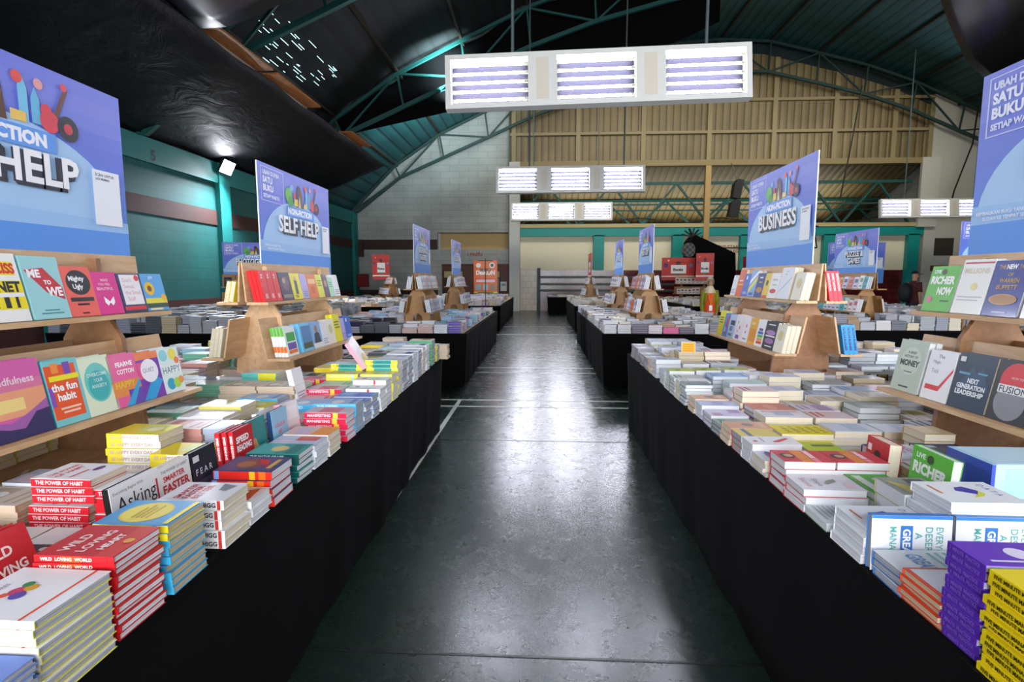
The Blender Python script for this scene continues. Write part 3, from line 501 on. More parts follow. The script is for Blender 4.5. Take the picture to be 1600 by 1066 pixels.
# ------------------------------------------------------------------ stacks on the two front tables
TZ = 0.75
def LS(key, n, y0, where, xr=-0.885, extra=0, **k):      # left table: spine towards the camera
    d = BW[key]; xr -= .02 * (y0 - 1.2) - .012; stack(d, n, xr - d['L'] / 2, y0 + d['W'] / 2, TZ + extra, 0, where, **k)
def RS(key, n, y0, where, xl=0.855, extra=0, rot=PI, **k):   # right table: page edges towards the camera
    xl += .012 * max(0, y0 - 2.2)
    d = BW[key]; a = d['L'] if rot in (PI, 0) else d['W']; b = d['W'] if rot in (PI, 0) else d['L']
    stack(d, n, xl + a / 2, y0 + b / 2, TZ + extra, rot, where, **k)
LS('blue_mag', 9, .672, 'magazine stack at the near corner of the left table')
LS('figures', 10, .834, 'stack at the lower left, nearest the aisle', jit=.003)
LS('wild', 12, 1.012, 'red stack beside the white picture stack', jit=.008)
LS('circle', 7, 1.178, 'blue stack behind the big red stack', jit=.006)
LS('circley', 2, 1.178, 'blue stack behind the big red stack', extra=7 * .0195, jit=.002); OCC.pop()
LS('habit', 5, 1.405, 'aisle stack behind the yellow disc books')
LS('bigspine', 3, 1.552, 'low aisle stack before the navy and red books')
LS('frida', 4, 1.69, 'thick aisle stack between white and teal books')
LS('tealg', 5, 1.90, 'teal stack on the left table edge')
LS('whiteb' if 0 else 'pastel', 4, 2.05, 'aisle stack just behind the teal books')
LS('sunset', 4, 2.2, 'aisle stack before the crimson books')
LS('crimson', 5, 2.425, 'crimson stack on the left table edge')
LS('crimson', 4, 2.425, 'crimson stack, second from the left table edge', xr=-1.1)
LS('sky', 5, 2.56, 'light blue aisle stack behind the crimson books')
LS('cobalt', 5, 2.70, 'first cobalt blue aisle stack, left table')
LS('cobalt', 5, 2.845, 'second cobalt blue aisle stack, left table')
LS('wred', 5, 3.0, 'white aisle stack behind the cobalt books, left table')
LS('wred', 6, 3.135, 'red dotted white aisle stack before lemon books')
LS('lemon', 6, 3.27, 'lemon aisle stack, left table')
LS('lemon', 6, 3.27, 'lemon stack, second from the left aisle edge', xr=-1.1)
LS('dotted', 9, 3.415, 'tall yellow and teal aisle stack')
LS('dotted', 8, 3.415, 'teal and yellow stack left of the tall one', xr=-1.11)
LS('greystack', 8, 3.55, 'first pale grey aisle stack, far left table')
LS('greystack', 8, 3.72, 'second pale grey aisle stack, far left table')
LS('vertnavy', 7, 3.9, 'navy lettered aisle stack, left table')
LS('greystack', 8, 4.06, 'third pale grey aisle stack, far left table')
LS('whiteb', 7, 4.24, 'white aisle stack near the far left corner')
LS('vertnavy', 7, 4.4, 'far navy lettered aisle stack, left table')
LS('greenpg', 8, 4.66, 'green edged stack near the far table corner')
LS('yelledge', 7, 4.9, 'yellow edged stack at the far table corner')
# second column and heroes
LS('red_better', 3, 1.49, 'white and red stack, left table', xr=-1.335, extra=.085)
LS('red_better', 3, 1.49, 'hidden lower stack under the red spined books', xr=-1.35); OCC.pop()
LS('red_better', 5, 1.5, 'red spined stack behind the hand lettered book', xr=-1.15)
LS('sunyel', 7, 1.86, 'taller yellow and white stack by the low shelf', xr=-1.385)
LS('sunyel', 5, 1.8, 'shorter yellow and white stack, left table', xr=-1.18)
LS('tealyel', 9, 3.15, 'teal and yellow stack before the self help stand', xr=-1.56)
LS('tealyel', 7, 3.0, 'lower teal and yellow stack beside its taller twin', xr=-1.33)
LS('wild', 3, .97, 'low red pile beneath the slanting red books', xr=-1.075)
design('zebra', L=.2, W=.14, T=.022, top='d8d8d4', spine='2c2c2c', pages='cream', word='black and white patterned', sps=[(.0, .3, 'd8d8d4')],
       art=[('p', [(0, 0), (.35, 0), (.3, 1), (0, 1)], '38343a'), ('c', .3, .3, .08, 'd8d8d4'), ('c', .15, .6, .07, 'c8c8c4'), ('c', .22, .85, .06, 'd8d8d4'), ('r', .5, .3, .9, .6, 'e8e0e0')])
for q_, w_ in enumerate(('nearest the aisle', 'in the middle', 'nearest the shelf')):
    LS('zebra', 3, 1.235, 'low patterned row, %s' % w_, xr=-1.155 - .205 * q_)
LS('speed', 3, 2.24, 'red stack behind the red standing books', xr=-1.155)
def stand_book(key, x, y, z, face, tilt, lab, lean=0.0, pri=-.3, roll=0.0, side=False):
    """upright book; face: direction of the cover normal (angle in the ground plane); x,y,z: bottom middle of the cover"""
    d = BW[key]
    if -1.3 < x < -1 and 1.7 < y < 3 and z < .9: x -= .014
    # cover normal local z -> world (cos f, sin f, 0); reader's right local y ; head local -x -> up
    n = Vector((math.cos(face), math.sin(face), 0)); r = Vector((-math.sin(face), math.cos(face), 0)); up = Vector((0, 0, 1))
    B = Matrix(((-up.x, r.x, n.x, 0), (-up.y, r.y, n.y, 0), (-up.z, r.z, n.z, 0), (0, 0, 0, 1)))
    M = T(x, y, z) @ Matrix.Rotation(-tilt, 4, r) @ Matrix.Rotation(roll, 4, n) @ B @ (T(-d['L'] / 2, 0, -d['T']) if not side else RZ(-PI / 2) @ T(0, -d['W'] / 2, -d['T']))
    RECS.append([d, M, math.hypot(x, y) + pri, lab, None, True]); return M
FY = -PI / 2      # facing the camera
stand_book('asking', -1.09, 1.385, .751, 0, .1, 'white hand lettered book standing behind the blue disc stack')
stand_book('faster', -1.092, 1.545, .751, 0, .1, 'white book with red FASTER lettering standing beside the hand lettered one')
stand_book('fear', -1.09, 1.685, .751, 0, .1, 'black FEAR book standing before the shorter yellow stack')
for q_, w_ in enumerate(('foremost', 'middle', 'rearmost')):
    stand_book('speed', -1.085 - .0185 * q_, 1.935 - .012 * q_, .751, 0, .08, '%s of three red SPEED READING books standing upright' % w_)
stand_book('teal_st', -1.10, 2.065, .751, 0, .1, 'teal and tan book standing beside the red standing books')
stand_book('woman_st', -1.125, 2.2, .751, 0, .14, 'white book with long haired portrait standing on left table')
stand_book('bluesky_st', -1.088, 2.225, .751, 0, .08, 'light blue standing book with pink title, left table')
stand_book('pink_st', -1.10, 2.36, .751, -.15, .14, 'white standing book with gold corner by crimson stack')
stand_book('whiteb', -1.31, 2.9, .83, 0, .2, 'small white book standing before the teal and yellow stacks')
stand_book('pink_st', -1.12, 3.45, .955, 0, .5, 'pink spined book leaning at the far left table', roll=.3)
for q_ in range(4):
    stand_book('wild', -1.10 - .0165 * q_, 1.035 - .01 * q_, .80, 0, .3, 'red book standing aslant behind the front red stack, %s of four' % ('first', 'second', 'third', 'fourth')[q_])
OCC += [(-1.15, 1.29, -1.088, 2.44), (-1.22, .96, -1.07, 1.12)]

# right table -------------------------------------------------------------
d5 = BW['yellow5']; dp = BW['purple']
stack(dp, 12, .955, 1.082, TZ, -PI / 2, 'purple stack at the near right corner', ang=.02, pri=-.5)
stack(d5, 12, .958, .945, TZ, -PI / 2, 'yellow stack at the near right corner', ang=.02, pri=-.5)
stack(dp, 11, 1.175, .945, TZ, -PI / 2, 'purple stack right of the yellow one', ang=.02, pri=0)
RS('orangebord', 5, 1.135, 'orange bordered aisle stack before the purple books')
RS('managerlow', 3, 1.262, 'low white stack between orange bordered and disc books')
RS('managerlow', 3, 1.262, 'low white stack, second from the right table edge', xl=1.075)
RS('data', 4, 1.408, 'disc patterned aisle stack, right table')
RS('data', 7, 1.408, 'taller disc patterned stack, second from the edge', xl=1.06)
RS('menu', 1, 1.595, 'the green spined aisle book, right table')
RS('sketch', 3, 1.74, 'pencil sketch aisle stack, right table', jit=.008)
RS('redpan', 4, 1.885, 'red banded aisle stack, right table')
RS('redpan', 4, 1.885, 'red banded stack, second from the edge', xl=1.033)
RS('navyeye', 4, 2.05, 'small low aisle stack behind the red banded books')
RS('redpod', 3, 2.18, 'white aisle stack with red swoosh covers')
RS('goldcov', 3, 2.305, 'golden aisle stack, right table')
RS('tancov', 3, 2.44, 'tan aisle stack, right table')
RS('greeng', 3, 2.58, 'grey green aisle stack, right table')
RS('lilacr', 3, 2.73, 'lilac aisle stack, right table')
RS('liliblue', 3, 2.9, 'pale lilac blue aisle stack, right table')
RS('tancov', 3, 3.04, 'second tan aisle stack, right table')
RS('tealgrey', 6, 3.24, 'slate teal aisle stack, right table')
RS('whiteb', 4, 3.38, 'white aisle stack behind the slate teal books')
RS('limetop', 4, 3.68, 'lime topped aisle stack, right table')
RS('bluegr', 3, 3.86, 'low blue grey aisle stack, right table')
RS('bluegr', 4, 4.15, 'tall blue grey aisle stack, right table')
RS('tancov', 4, 4.32, 'far tan aisle stack, right table')
RS('corner', 5, 4.5, 'silver grey aisle stack, far right table')
RS('corner', 5, 4.72, 'next silver grey aisle stack, far right table')
RS('corner', 6, 4.98, 'silver grey stack near the far right corner')
RS('corner', 6, 5.2, 'last silver grey stack at the far right corner')
RS('limetop', 4, 3.72, 'lime topped stack, second from the right edge', xl=1.04)
RS('limetop', 4, 3.75, 'lime topped stack, third from the right edge', xl=1.24)
RS('bluehb', 5, 3.52, 'blue hardback stack, right table', xl=1.095)
RS('mintp', 5, 3.28, 'pale mint stack, right table', xl=1.125)
RS('thickw', 5, 3.3, 'thick cream stack left of the business stand', xl=1.36)
RS('thickw', 5, 3.45, 'thick cream stack under the business stand', xl=1.57)
RS('thickw', 5, 3.5, 'thick cream stack right of the business stand base', xl=2.3)
RS('rosehb', 4, 2.75, 'rose hardback stack, right table', xl=1.075)
RS('brown_dot', 3, 2.58, 'white and mauve stack before the rose hardbacks', xl=1.065)
RS('yellowdot', 3, 2.34, 'bright yellow stack, right table', xl=1.04)
RS('limelow', 2, 2.2, 'low lime stack before the bright yellow books', xl=1.09)
RS('silicon', 3, 2.03, 'blue lettered white stack behind the red banded books', xl=1.275)
RS('whitegr', 3, 2.36, 'grey white stack beside the bright yellow books', xl=1.27)
RS('whitegr', 3, 2.36, 'grey white stack, farther from the yellow books', xl=1.48)
RS('darkgreen', 4, 2.72, 'dark green hardback stack, right table', xl=1.57)
RS('goldedge', 5, 2.15, 'gold edged stack beside the shelf support', xl=1.5)
RS('navyb', 4, 2.02, 'navy stack behind the green standing book', xl=1.45)
RS('greenlow', 3, 1.715, 'flat green stack before the standing green book', xl=1.058)
RS('comicb', 3, 1.565, 'comic patterned books behind the disc patterned stack', xl=1.05, ang=0)
RS('redyell', 2, 1.41, 'red and yellow striped books at the right border', xl=1.27)
RS('blackyel', 5, 3.9, 'black banded stack right of the business stand', xl=2.28, rot=0)
RS('redspine2', 5, 3.25, 'crimson spined stack right of the business stand', xl=1.95, rot=0)
RS('bluespw', 4, 3.0, 'blue spined white stack, right table', xl=1.9)
RS('bluespw', 5, 3.1, 'farther blue spined white stack, right table', xl=2.12)
stand_book('manager', .957, 1.382, .752, FY, .05, 'white sideways standing book with teal lettering, nearest the aisle', side=True)
stand_book('manager', 1.165, 1.381, .752, FY, .05, 'white sideways standing book with teal lettering, right of its twin', side=True)
stand_book('portrait', 1.225, 2.0, .752, PI, .06, 'red standing book with portrait cover, right table')
stand_book('richer', 1.212, 1.725, .752, PI, .1, 'green book standing upright on the right table')
OCC += [(1.21, 1.93, 1.275, 2.07), (1.205, 1.63, 1.25, 1.82), (1.32, 1.6, 1.74, 1.82)]

# ------------------------------------------------------------------ face-out books on the four near stands
SX = 1.94
def tiltM(side, tier):
    return math.atan(0.05 / 0.27) if tier == 'lo' else math.atan(0.055 / 0.26)
def shelf(side, tier, items, where, pri):
    """items: (design, y_centre, copies). side -1 left table, +1 right table"""
    base = {'lo': .262, 'up': .135}[tier]; z = {'lo': .9845, 'up': 1.3545}[tier]; tl = tiltM(side, tier)
    face = 0.0 if side < 0 else PI
    for idx, (key, yc, n) in enumerate(items):
        d = BW[key]
        for c in range(n):
            off = base - c * (d['T'] + .001) / math.cos(tl)
            if c and off - d['T'] < (.165 if tier == 'lo' else .045): break
            x = side * (SX - off)
            lab = '%s book facing the aisle on the %s' % (d['word'], where) if c == 0 else '%s book, %s copy back on the %s' % (d['word'], ['', 'second', 'third', 'fourth'][c], where)
            stand_book(key, x, yc, z + .001, face, tl, lab, pri=pri + c * .6)
shelf(-1, 'lo', [('mindful', 1.655, 2), ('funhabit', 1.838, 2), ('anxiety', 1.98, 2), ('cotton', 2.115, 2), ('quiet', 2.255, 2), ('happy', 2.39, 3)], 'near left lower shelf', -1)
shelf(-1, 'lo', [('creamst', 1.4, 2), ('redst2', 1.2, 2)], 'hidden end of near left lower shelf', 3)
shelf(-1, 'up', [('success', 1.76, 2), ('metowe', 1.93, 2), ('mighty', 2.075, 2), ('pinkb', 2.21, 2), ('dontsweat', 2.35, 2), ('sunflower', 2.49, 3)], 'near left upper shelf', -1)
shelf(-1, 'lo', [('greenor', 3.6, 4), ('skyphoto', 3.84, 2), ('manphoto', 4.03, 2), ('whiteb', 4.18, 2), ('creamb', 4.31, 2), ('hotyel', 4.46, 2), ('lilacb', 4.59, 2), ('bluew', 4.7, 2)], 'self help stand lower shelf', 0)
shelf(-1, 'up', [('redmath', 3.53, 3), ('redmathb', 3.615, 3), ('redmathc', 3.7, 3), ('darkflor', 3.835, 2), ('yelman', 4.0, 2), ('lilacb', 4.14, 1), ('orangeb', 4.285, 2), ('limeb', 4.44, 2), ('plum', 4.56, 2), ('mintb', 4.67, 2), ('whiteb', 4.79, 2)], 'self help stand upper shelf', 0)
shelf(1, 'up', [('richer', 2.6, 3), ('redbar', 2.42, 2), ('buffett', 2.25, 2), ('whiteb', 2.09, 2), ('creamb', 1.93, 2), ('navygold', 1.75, 2)], 'near right upper shelf', -1)
shelf(1, 'lo', [('money', 2.575, 2), ('tick', 2.385, 2), ('nextgen', 2.205, 2), ('fusion', 2.02, 2), ('lime', 1.835, 2), ('creamb', 1.65, 2)], 'near right lower shelf', -1)
shelf(1, 'up', [('whiteb', 5.26, 2), ('orred', 5.11, 2), ('bluew', 4.97, 2), ('ycirc', 4.82, 2), ('navygold', 4.665, 2), ('yellowb', 4.53, 2), ('wredoval', 4.39, 2), ('curve', 4.2, 4), ('creamb', 3.98, 4)], 'business stand upper shelf', 0)
shelf(1, 'lo', [('hotyel', 5.2, 2), ('bluered', 5.06, 2), ('stupid', 4.91, 2), ('flowers', 4.74, 2), ('pinkfig', 4.58, 2), ('amber', 4.43, 2), ('rainbow', 4.285, 2), ('blackpur', 4.1, 4), ('creamb', 3.93, 4)], 'business stand lower shelf', 0)
def back_pile(side, tier, key, ys, n, where):
    base = {'lo': .262, 'up': .135}[tier]; z = {'lo': .9845, 'up': 1.3545}[tier]; tl = tiltM(side, tier)
    d = BW[key]
    for c in range(n):
        off = base - c * (d['T'] + .001) / math.cos(tl)
        if off - d['T'] < (.165 if tier == 'lo' else .045): break
        stand_book(key, side * (SX + off), ys, z + .001, PI if side < 0 else 0, tl, '%s book, %s, on the %s' % (d['word'], ['outermost', 'second inward', 'third inward', 'fourth inward'][c], where), pri=1.5)
back_pile(-1, 'lo', 'creamst', 3.54, 4, 'wall side lower shelf of the self help stand')
back_pile(-1, 'up', 'yelsmall', 3.52, 3, 'wall side upper shelf of the self help stand')
back_pile(1, 'lo', 'bluesp', 3.93, 3, 'far side lower shelf of the business stand')
back_pile(1, 'up', 'redspines', 3.93, 3, 'far side upper shelf of the business stand')

# ------------------------------------------------------------------ filling the two front tables
STAND_FOOT = [(-SX - .2, 1.4 - .0, -SX + .2, 2.25), (-SX - .2, 3.75, -SX + .2, 4.72), (SX - .2, 1.45, SX + .2, 2.45), (SX - .2, 4.1, SX + .2, 5.15)]
OCC += STAND_FOOT
WORDN = ['first', 'second', 'third', 'fourth', 'fifth', 'sixth', 'seventh', 'eighth', 'ninth', 'tenth', 'eleventh', 'twelfth', 'thirteenth', 'fourteenth', 'fifteenth', 'sixteenth']
def fill(side, y_lo, y_hi, gens):
    yi = 0; y = y_lo
    while y < y_hi - .14:
        x = .88 if side < 0 else .86; ci = 0; cur = None
        while x < 3.0:
            if cur is None or random.random() < .45: cur = random.choice(gens)
            d = cur; x1 = x + d['L']
            a, b = (-x1, -x) if side < 0 else (x, x1)
            if free(a, y, b, y + d['W']):
                under = STAND_FOOT and any(a < f[2] + .13 and b > f[0] - .13 and y < f[3] + .35 and y + d['W'] > f[1] - .35 for f in STAND_FOOT)
                n = random.randint(2, 4) if under else random.randint(4, 7)
                if side < 0 and y < 1.45: n = 2
                n = max(2, int(n * .024 / d['T'] + .5)) if side < 0 else max(2, int(n * .021 / d['T'] + .5))
                if y > 4.0 and not under: n += 1
                stack(d, n, (a + b) / 2, y + d['W'] / 2, TZ, 0 if side < 0 else PI, None, ang=.03)
                ci += 1; x = x1 + .008
            else: x += .03
        y += .15; yi += 1
fill(-1, -.5, .64, GEN_L)
fill(1, -.5, .84, GEN_R)
fill(-1, .86, 5.3, GEN_L + [BW['sunyel'], BW['pastel'], BW['crimson'], BW['sky']])
fill(1, 1.1, 5.45, GEN_R + [BW['thickw'], BW['liliblue'], BW['mintp']])
# fix clashes of the extra column under the red books: handled by OCC

# ------------------------------------------------------------------ turn the nearest books into objects, the rest into one mesh
BOXES = 2
LIMIT = 300 - BOXES
# the books that show largest from the aisle, by the order in which they are laid out above
LARGEST = [0,1,9,10,11,12,13,14,15,16,17,18,19,20,21,22,23,24,25,26,27,28,29,30,31,32,33,34,35,36,37,38,39,40,41,42,43,44,45,46,48,49,50,51,52,54,55,57,61,65,66,67,74,84,89,94,100,106,112,113,121,174,189,190,191,192,193,194,195,200,201,202,203,204,207,212,213,231,234,243,244,245,246,247,248,249,251,252,253,254,255,259,260,261,262,263,264,265,266,267,268,269,270,271,272,273,274,275,276,277,278,279,280,281,282,294,295,296,297,298,299,300,301,305,306,307,308,309,310,311,316,317,318,319,320,321,322,323,324,325,328,332,335,338,341,344,347,350,353,354,363,370,400,404,408,413,418,419,423,433,437,440,443,445,448,449,451,454,455,456,458,459,463,467,470,471,475,494,495,496,497,498,500,502,504,506,508,515,517,519,521,523,525,527,531,533,535,537,539,543,545,546,547,548,551,554,556,558,559,561,569,571,573,581,583,585,587,595,597,599,601,603,605,607,609,610,611,615,617,619,621,623,625,628,629,630,633,635,636,637,638,639,640,641,1259,1260,1261,1285,1345,1351,1352,1359,1360,1382,1416,1427,1449,1456,1490,1494,1525,1529,1537,1538,1545,1592,1603,1637,1646,1679,1811,1893,2360,2448,2471,2474,2495,2499,2521,2522,2526,2529,2533,2568,2572,2576,2600,2635,2640,2650,2731,2743,2748,2757,2777,2783,2796,2993]
for k, r in enumerate(RECS): r.append(k)
if not LARGEST: LARGEST = list(range(len(RECS)))[:LIMIT]
big = set(LARGEST[:LIMIT])
NEAR = [r for r in RECS if r[6] in big]; REST = [r for r in RECS if r[6] not in big]
# stacks away from the edge are named by the edge stack they stand level with
SHORT = {'figures': 'white picture', 'manager': 'white', 'data': 'blue disc', 'orangebord': 'orange bordered', 'redpod': 'red swoosh', 'sketch': 'pencil sketch', 'redpan': 'red banded', 'frida': 'navy and red', 'dotted': 'yellow and teal',
         'navyeye': 'small navy', 'habit': 'red lettered', 'bigspine': 'low white', 'circle': 'blue disc', 'managerlow': 'low white'}
EDGE = [q for q in STK if q['where'] and q['inner'] < 1.0 and q['y'] > .7]
for sd in (-1, 1):
    tot = {}
    for q in sorted([q for q in EDGE if q['x'] * sd > 0], key=lambda q: q['y']):
        w_ = SHORT.get(q['d']['key'], q['d']['word']); tot.setdefault(w_, []).append(q)
    for w_, qs in tot.items():
        for k, q in enumerate(qs): q['nm'] = (("%s table's " % ('left' if sd < 0 else 'right')) + (nice(k).replace('top', 'first') + ' ' if len(qs) > 1 else '') + w_ + ' edge stack')
INN = {}
for k, q in enumerate(STK):
    if q['where'] or q['y'] < .5: continue
    e = min([e for e in EDGE if e['x'] * q['x'] > 0], key=lambda e: abs(e['y'] - q['y'])); INN.setdefault(e['nm'], []).append(q); q['e'] = e['nm']
for nm, qs in INN.items():
    for k, q in enumerate(sorted(qs, key=lambda q: abs(q['x']) + .3 * abs(q['y']))): q['rk'] = k
RANK = ['first', 'second', 'third', 'fourth', 'fifth', 'sixth', 'seventh', 'eighth', 'ninth', 'tenth', 'eleventh', 'twelfth', 'thirteenth', 'fourteenth', 'fifteenth', 'sixteenth', 'seventeenth', 'eighteenth', 'nineteenth', 'twentieth', 'last']
seen = {}
for r in NEAR:
    d, M, _, lab, grp, top, _k = r
    a, b = book_meshes(d)
    root = empty('book', M); root['rec'] = _k
    o1 = bpy.data.objects.new('cover', a); COL.objects.link(o1); o1.parent = root
    o2 = bpy.data.objects.new('page_block', b); COL.objects.link(o2); o2.parent = root
    if isinstance(lab, tuple):
        q = STK[lab[0]]
        lab = '%s book, %s, %s stack inward from %s' % (d['word'], 'topmost' if lab[1] == 0 else nice(lab[1]) + ' down', RANK[min(q.get('rk', 20), 20)], q.get('e', 'the near table end'))
    lab = lab.replace('  ', ' '); ws = lab.split()
    if len(ws) > 16: print('LONG', lab); lab = ' '.join(ws[:16])
    if lab in seen: print('DUP', lab)
    seen[lab] = 1
    tag(root, lab, 'book', grp or 'books standing, shelved or stacked on the front tables'); del root['rec']
print('books', len(RECS), 'individual', len(NEAR))
stuff = MB()
for d, M, _, lab, grp, top, _k in REST:
    cover_geo(stuff, d, top, M); pages_geo(stuff, d, M)

# far rows of books: plain page blocks with coloured covers --------------------------------
def simple_book(mb, x0, y0, z, L, W_, T_, c_top, c_sp, pg, top, spine_front=True):
    t = .0018
    mb.box(x0, y0, z + .0004, x0 + L, y0 + W_, z + t, ink(c_sp)); mb.box(x0, y0, z + T_ - t - .0008, x0 + L, y0 + W_, z + T_ - .0008, ink(c_top))
    if spine_front:
        mb.box(x0, y0, z + t, x0 + L, y0 + .002, z + T_ - t - .0008, ink(c_sp))
    mb.box(x0 + .002, y0 + .003, z + t, x0 + L - .002, y0 + W_ - .002, z + T_ - t - .0008, PAGES[pg])
    if top:
        mb.box(x0 + .2 * L, y0 + .2 * W_, z + T_ - .0008, x0 + .8 * L, y0 + .7 * W_, z + T_ - .0004, ink(c_sp))
def far_fill(xa, xb, ya, yb, pal, hmin=4, hmax=8, front=.5, avoid=(), dens=1.0, rows=None):
    y = ya; ri = 0
    while y < yb - .15:
        x = xa + .01
        if rows is not None and rows <= ri < rows + 1000 and not (y > yb - .5): pass
        while x < xb - .2:
            L = random.choice([.18, .2, .22]); W_ = .14
            if x + L > xb: break
            if random.random() < dens and not any(x < q[2] and x + L > q[0] and y < q[3] and y + W_ > q[1] for q in avoid):
                p = random.choice(pal(x, y)); T_ = random.choice([.018, .024, .03])
                n = max(2, int(random.randint(hmin, hmax) * .024 / T_))
                sf = random.random() < front
                for i in range(n):
                    jx = random.uniform(-.005, .005)
                    simple_book(stuff, x + jx, y + random.uniform(0, .006), TZ + i * T_, L - .012, W_ - .008, T_, p[0], p[1], p[2], i == n - 1, sf)
            x += L + .004
        y += .15 * (1 if y < ya + 1.0 else 1.0); ri += 1
def P_(*a): return [tuple(q) for q in a]
grey = P_(('c4c6d0', '9a9ca8', 'grey'), ('dcdce2', 'b8b8c2', 'white'), ('b0b4bc', '70747c', 'grey'), ('d8d0d8', '8a8490', 'white'))
dark = P_(('2c2a34', '26242c', 'grey'), ('3c2c54', '30244a', 'grey'), ('484a50', '1c1c20', 'grey'), ('c8c8cc', '30303a', 'grey'))
pinks = P_(('e0b8b0', 'd8a8a0', 'white'), ('ddd8e8', 'c8b8d0', 'white'), ('c8dcec', '90b4d8', 'white'), ('e8dcd8', 'd0b0a8', 'white'))
teals = P_(('7cc8d0', '48b0bc', 'white'), ('dcdce4', '88b0c0', 'white'), ('d8b8c0', '9890b0', 'white'), ('c8c4dc', '5c48a0', 'white'), ('cfe0e0', '1f8078', 'white'))
cream = P_(('e4e0d8', 'd0c4b0', 'cream'), ('e8e6e6', 'd8d4d4', 'white'), ('d8d8e0', 'a8a8bc', 'cream'), ('e4dcc8', 'a08060', 'cream'))
slate = P_(('7c8088', '50545c', 'grey'), ('b8bcc4', '6c7078', 'grey'), ('9aa0a8', '3c4048', 'grey'), ('a8a49c', '5c544c', 'tan'), ('c0c4d0', '8c90a0', 'grey'))
pinkr = P_(('e8a0b8', 'e06898', 'white'), ('d8d8de', '7c7480', 'white'), ('dcd4dc', '6c6474', 'white'))

# ------------------------------------------------------------------ tables
def table(name_label, xa, xb, ya, yb, group, flare=-.035, hem_seed=0, turn=0):
    """long table: plywood top and a floor-length black cloth with soft folds"""
    random.seed(hem_seed + 5)
    cx, cy = (xa + xb) / 2, (ya + yb) / 2
    root = empty('display_table', T(cx, cy, 0) @ RZ(turn))
    t = MB(); t.box(xa - cx + .012, ya - cy + .012, TZ - .022, xb - cx - .012, yb - cy - .012, TZ - .001, PLY)
    t.build('tabletop', root)
    s = MB(); per = []
    step = .045
    def run(p, q):
        n = max(2, int(math.dist(p, q) / step))
        for k in range(n): per.append((p[0] + (q[0] - p[0]) * k / n, p[1] + (q[1] - p[1]) * k / n))
    A = (xa - cx, ya - cy); B = (xb - cx, ya - cy); C_ = (xb - cx, yb - cy); D = (xa - cx, yb - cy)
    run(A, B); run(B, C_); run(C_, D); run(D, A)
    n = len(per); hx, hy = (xb - xa) / 2, (yb - ya) / 2
    levels = [TZ - .003, TZ - .03, TZ - .2, TZ - .45, .004]
    ph = random.uniform(0, 6)
    for li, z in enumerate(levels):
        f = (TZ - z) / TZ
        for k, (x, y) in enumerate(per):
            nx = 1 if abs(x - hx) < 1e-4 else (-1 if abs(x + hx) < 1e-4 else 0)
            ny = 1 if abs(y - hy) < 1e-4 else (-1 if abs(y + hy) < 1e-4 else 0)
            u = x + y * 1.3
            wv = (math.sin(u * 7.1 + ph) * .5 + math.sin(u * 13.7 + 2 * ph) * .3 + math.sin(u * 3.1) * .4)
            d = f * (flare + .014 * wv)
            if nx and ny: d = f * flare * 1.7
            s.v.append((x + nx * d, y + ny * d, z))
    for li in range(len(levels) - 1):
        for k in range(n):
            a = li * n + k; b = li * n + (k + 1) % n
            s.f.append((a, a + n, b + n, b)); s.m.append(0); s.smooth.append(True)
    s.mats = [BLACK]
    # turned over the rim of the board
    s.f.append(tuple(range(n))[::-1]) if False else None
    rim = MB(); rim.mats = s.mats
    s.build('table_skirt', root)
    lip = MB(); w_ = .05
    for (x0, y0, x1, y1) in ((-hx, -hy, hx, -hy + w_), (-hx, hy - w_, hx, hy), (-hx, -hy + w_, -hx + w_, hy - w_), (hx - w_, -hy + w_, hx, hy - w_)):
        lip.box(x0 + .001, y0 + .001, TZ - .0022, x1 - .001, y1 - .001, TZ - .0002, BLACK)
    lip.build('cloth_border', root)
    tag(root, name_label, 'table', group); return root
G1 = 'black skirted display tables'
table('long black skirted table at left front, covered in self help books', -3.24, -.905, -.6, 5.27, G1, hem_seed=1, flare=-.05, turn=.019)
table('long black skirted table at right front, covered in business books', .858, 3.22, -.6, 5.56, G1, hem_seed=2, flare=-.03, turn=-.009)
table('black skirted table behind the left front table, along the aisle', -3.4, -1.03, 7.5, 13.05, G1, hem_seed=3)
table('black skirted table behind the right front table, along the aisle', .86, 3.2, 7.6, 13.15, G1, hem_seed=4)
table('black skirted table of grey books by the teal wall', -7.0, -3.95, 7.3, 12.6, G1, hem_seed=5)
table('black skirted table under the puzzle and games stand', 4.15, 7.95, 8.3, 13.2, G1, hem_seed=6)
table('farthest black skirted table left of the aisle', -3.6, -1.15, 15.6, 23.3, G1, hem_seed=7)
table('third black skirted table right of the aisle', .95, 3.3, 15.5, 20.6, G1, hem_seed=8)
table('black skirted table at the far left by the white wall', -7.2, -3.95, 14.9, 22.5, G1, hem_seed=9)
table('black skirted table with red signs at the far right', 4.3, 8.6, 15.6, 21.5, G1, hem_seed=10)
table('small black skirted table before the maroon tiled wall', .3, 2.2, 23.6, 24.8, G1, hem_seed=11)
table('black skirted table at the far right under the white pillar', 8.6, 12.5, 8.3, 13.2, G1, hem_seed=12)
random.seed(5)
def pal_l2(x, y):
    if x < -2.0 and y < 9: return dark + slate[:1]
    if y < 7.9: return pinks if x < -1.6 else pinks + teals
    return teals + pinks
far_fill(-3.38, -1.05, 7.52, 13.0, pal_l2, 3, 6, .7, avoid=[(-2.25, 8.4, -1.7, 9.9), (-2.25, 11.8, -1.7, 13.0)])
def pal_r2(x, y):
    if y < 7.7: return grey + pinkr
    return cream + grey
far_fill(.88, 3.18, 7.62, 13.1, pal_r2, 4, 7, .35, avoid=[(1.6, 8.6, 2.15, 10.1), (1.6, 11.9, 2.15, 13.2)])
far_fill(-6.98, -3.97, 7.32, 12.5, lambda x, y: slate if y > 7.5 or x > -5 else slate + P_(('8c2c30', '7c2028', 'grey')), 6, 11, .4, avoid=[(-6.75, 10.4, -5.05, 11.8)])
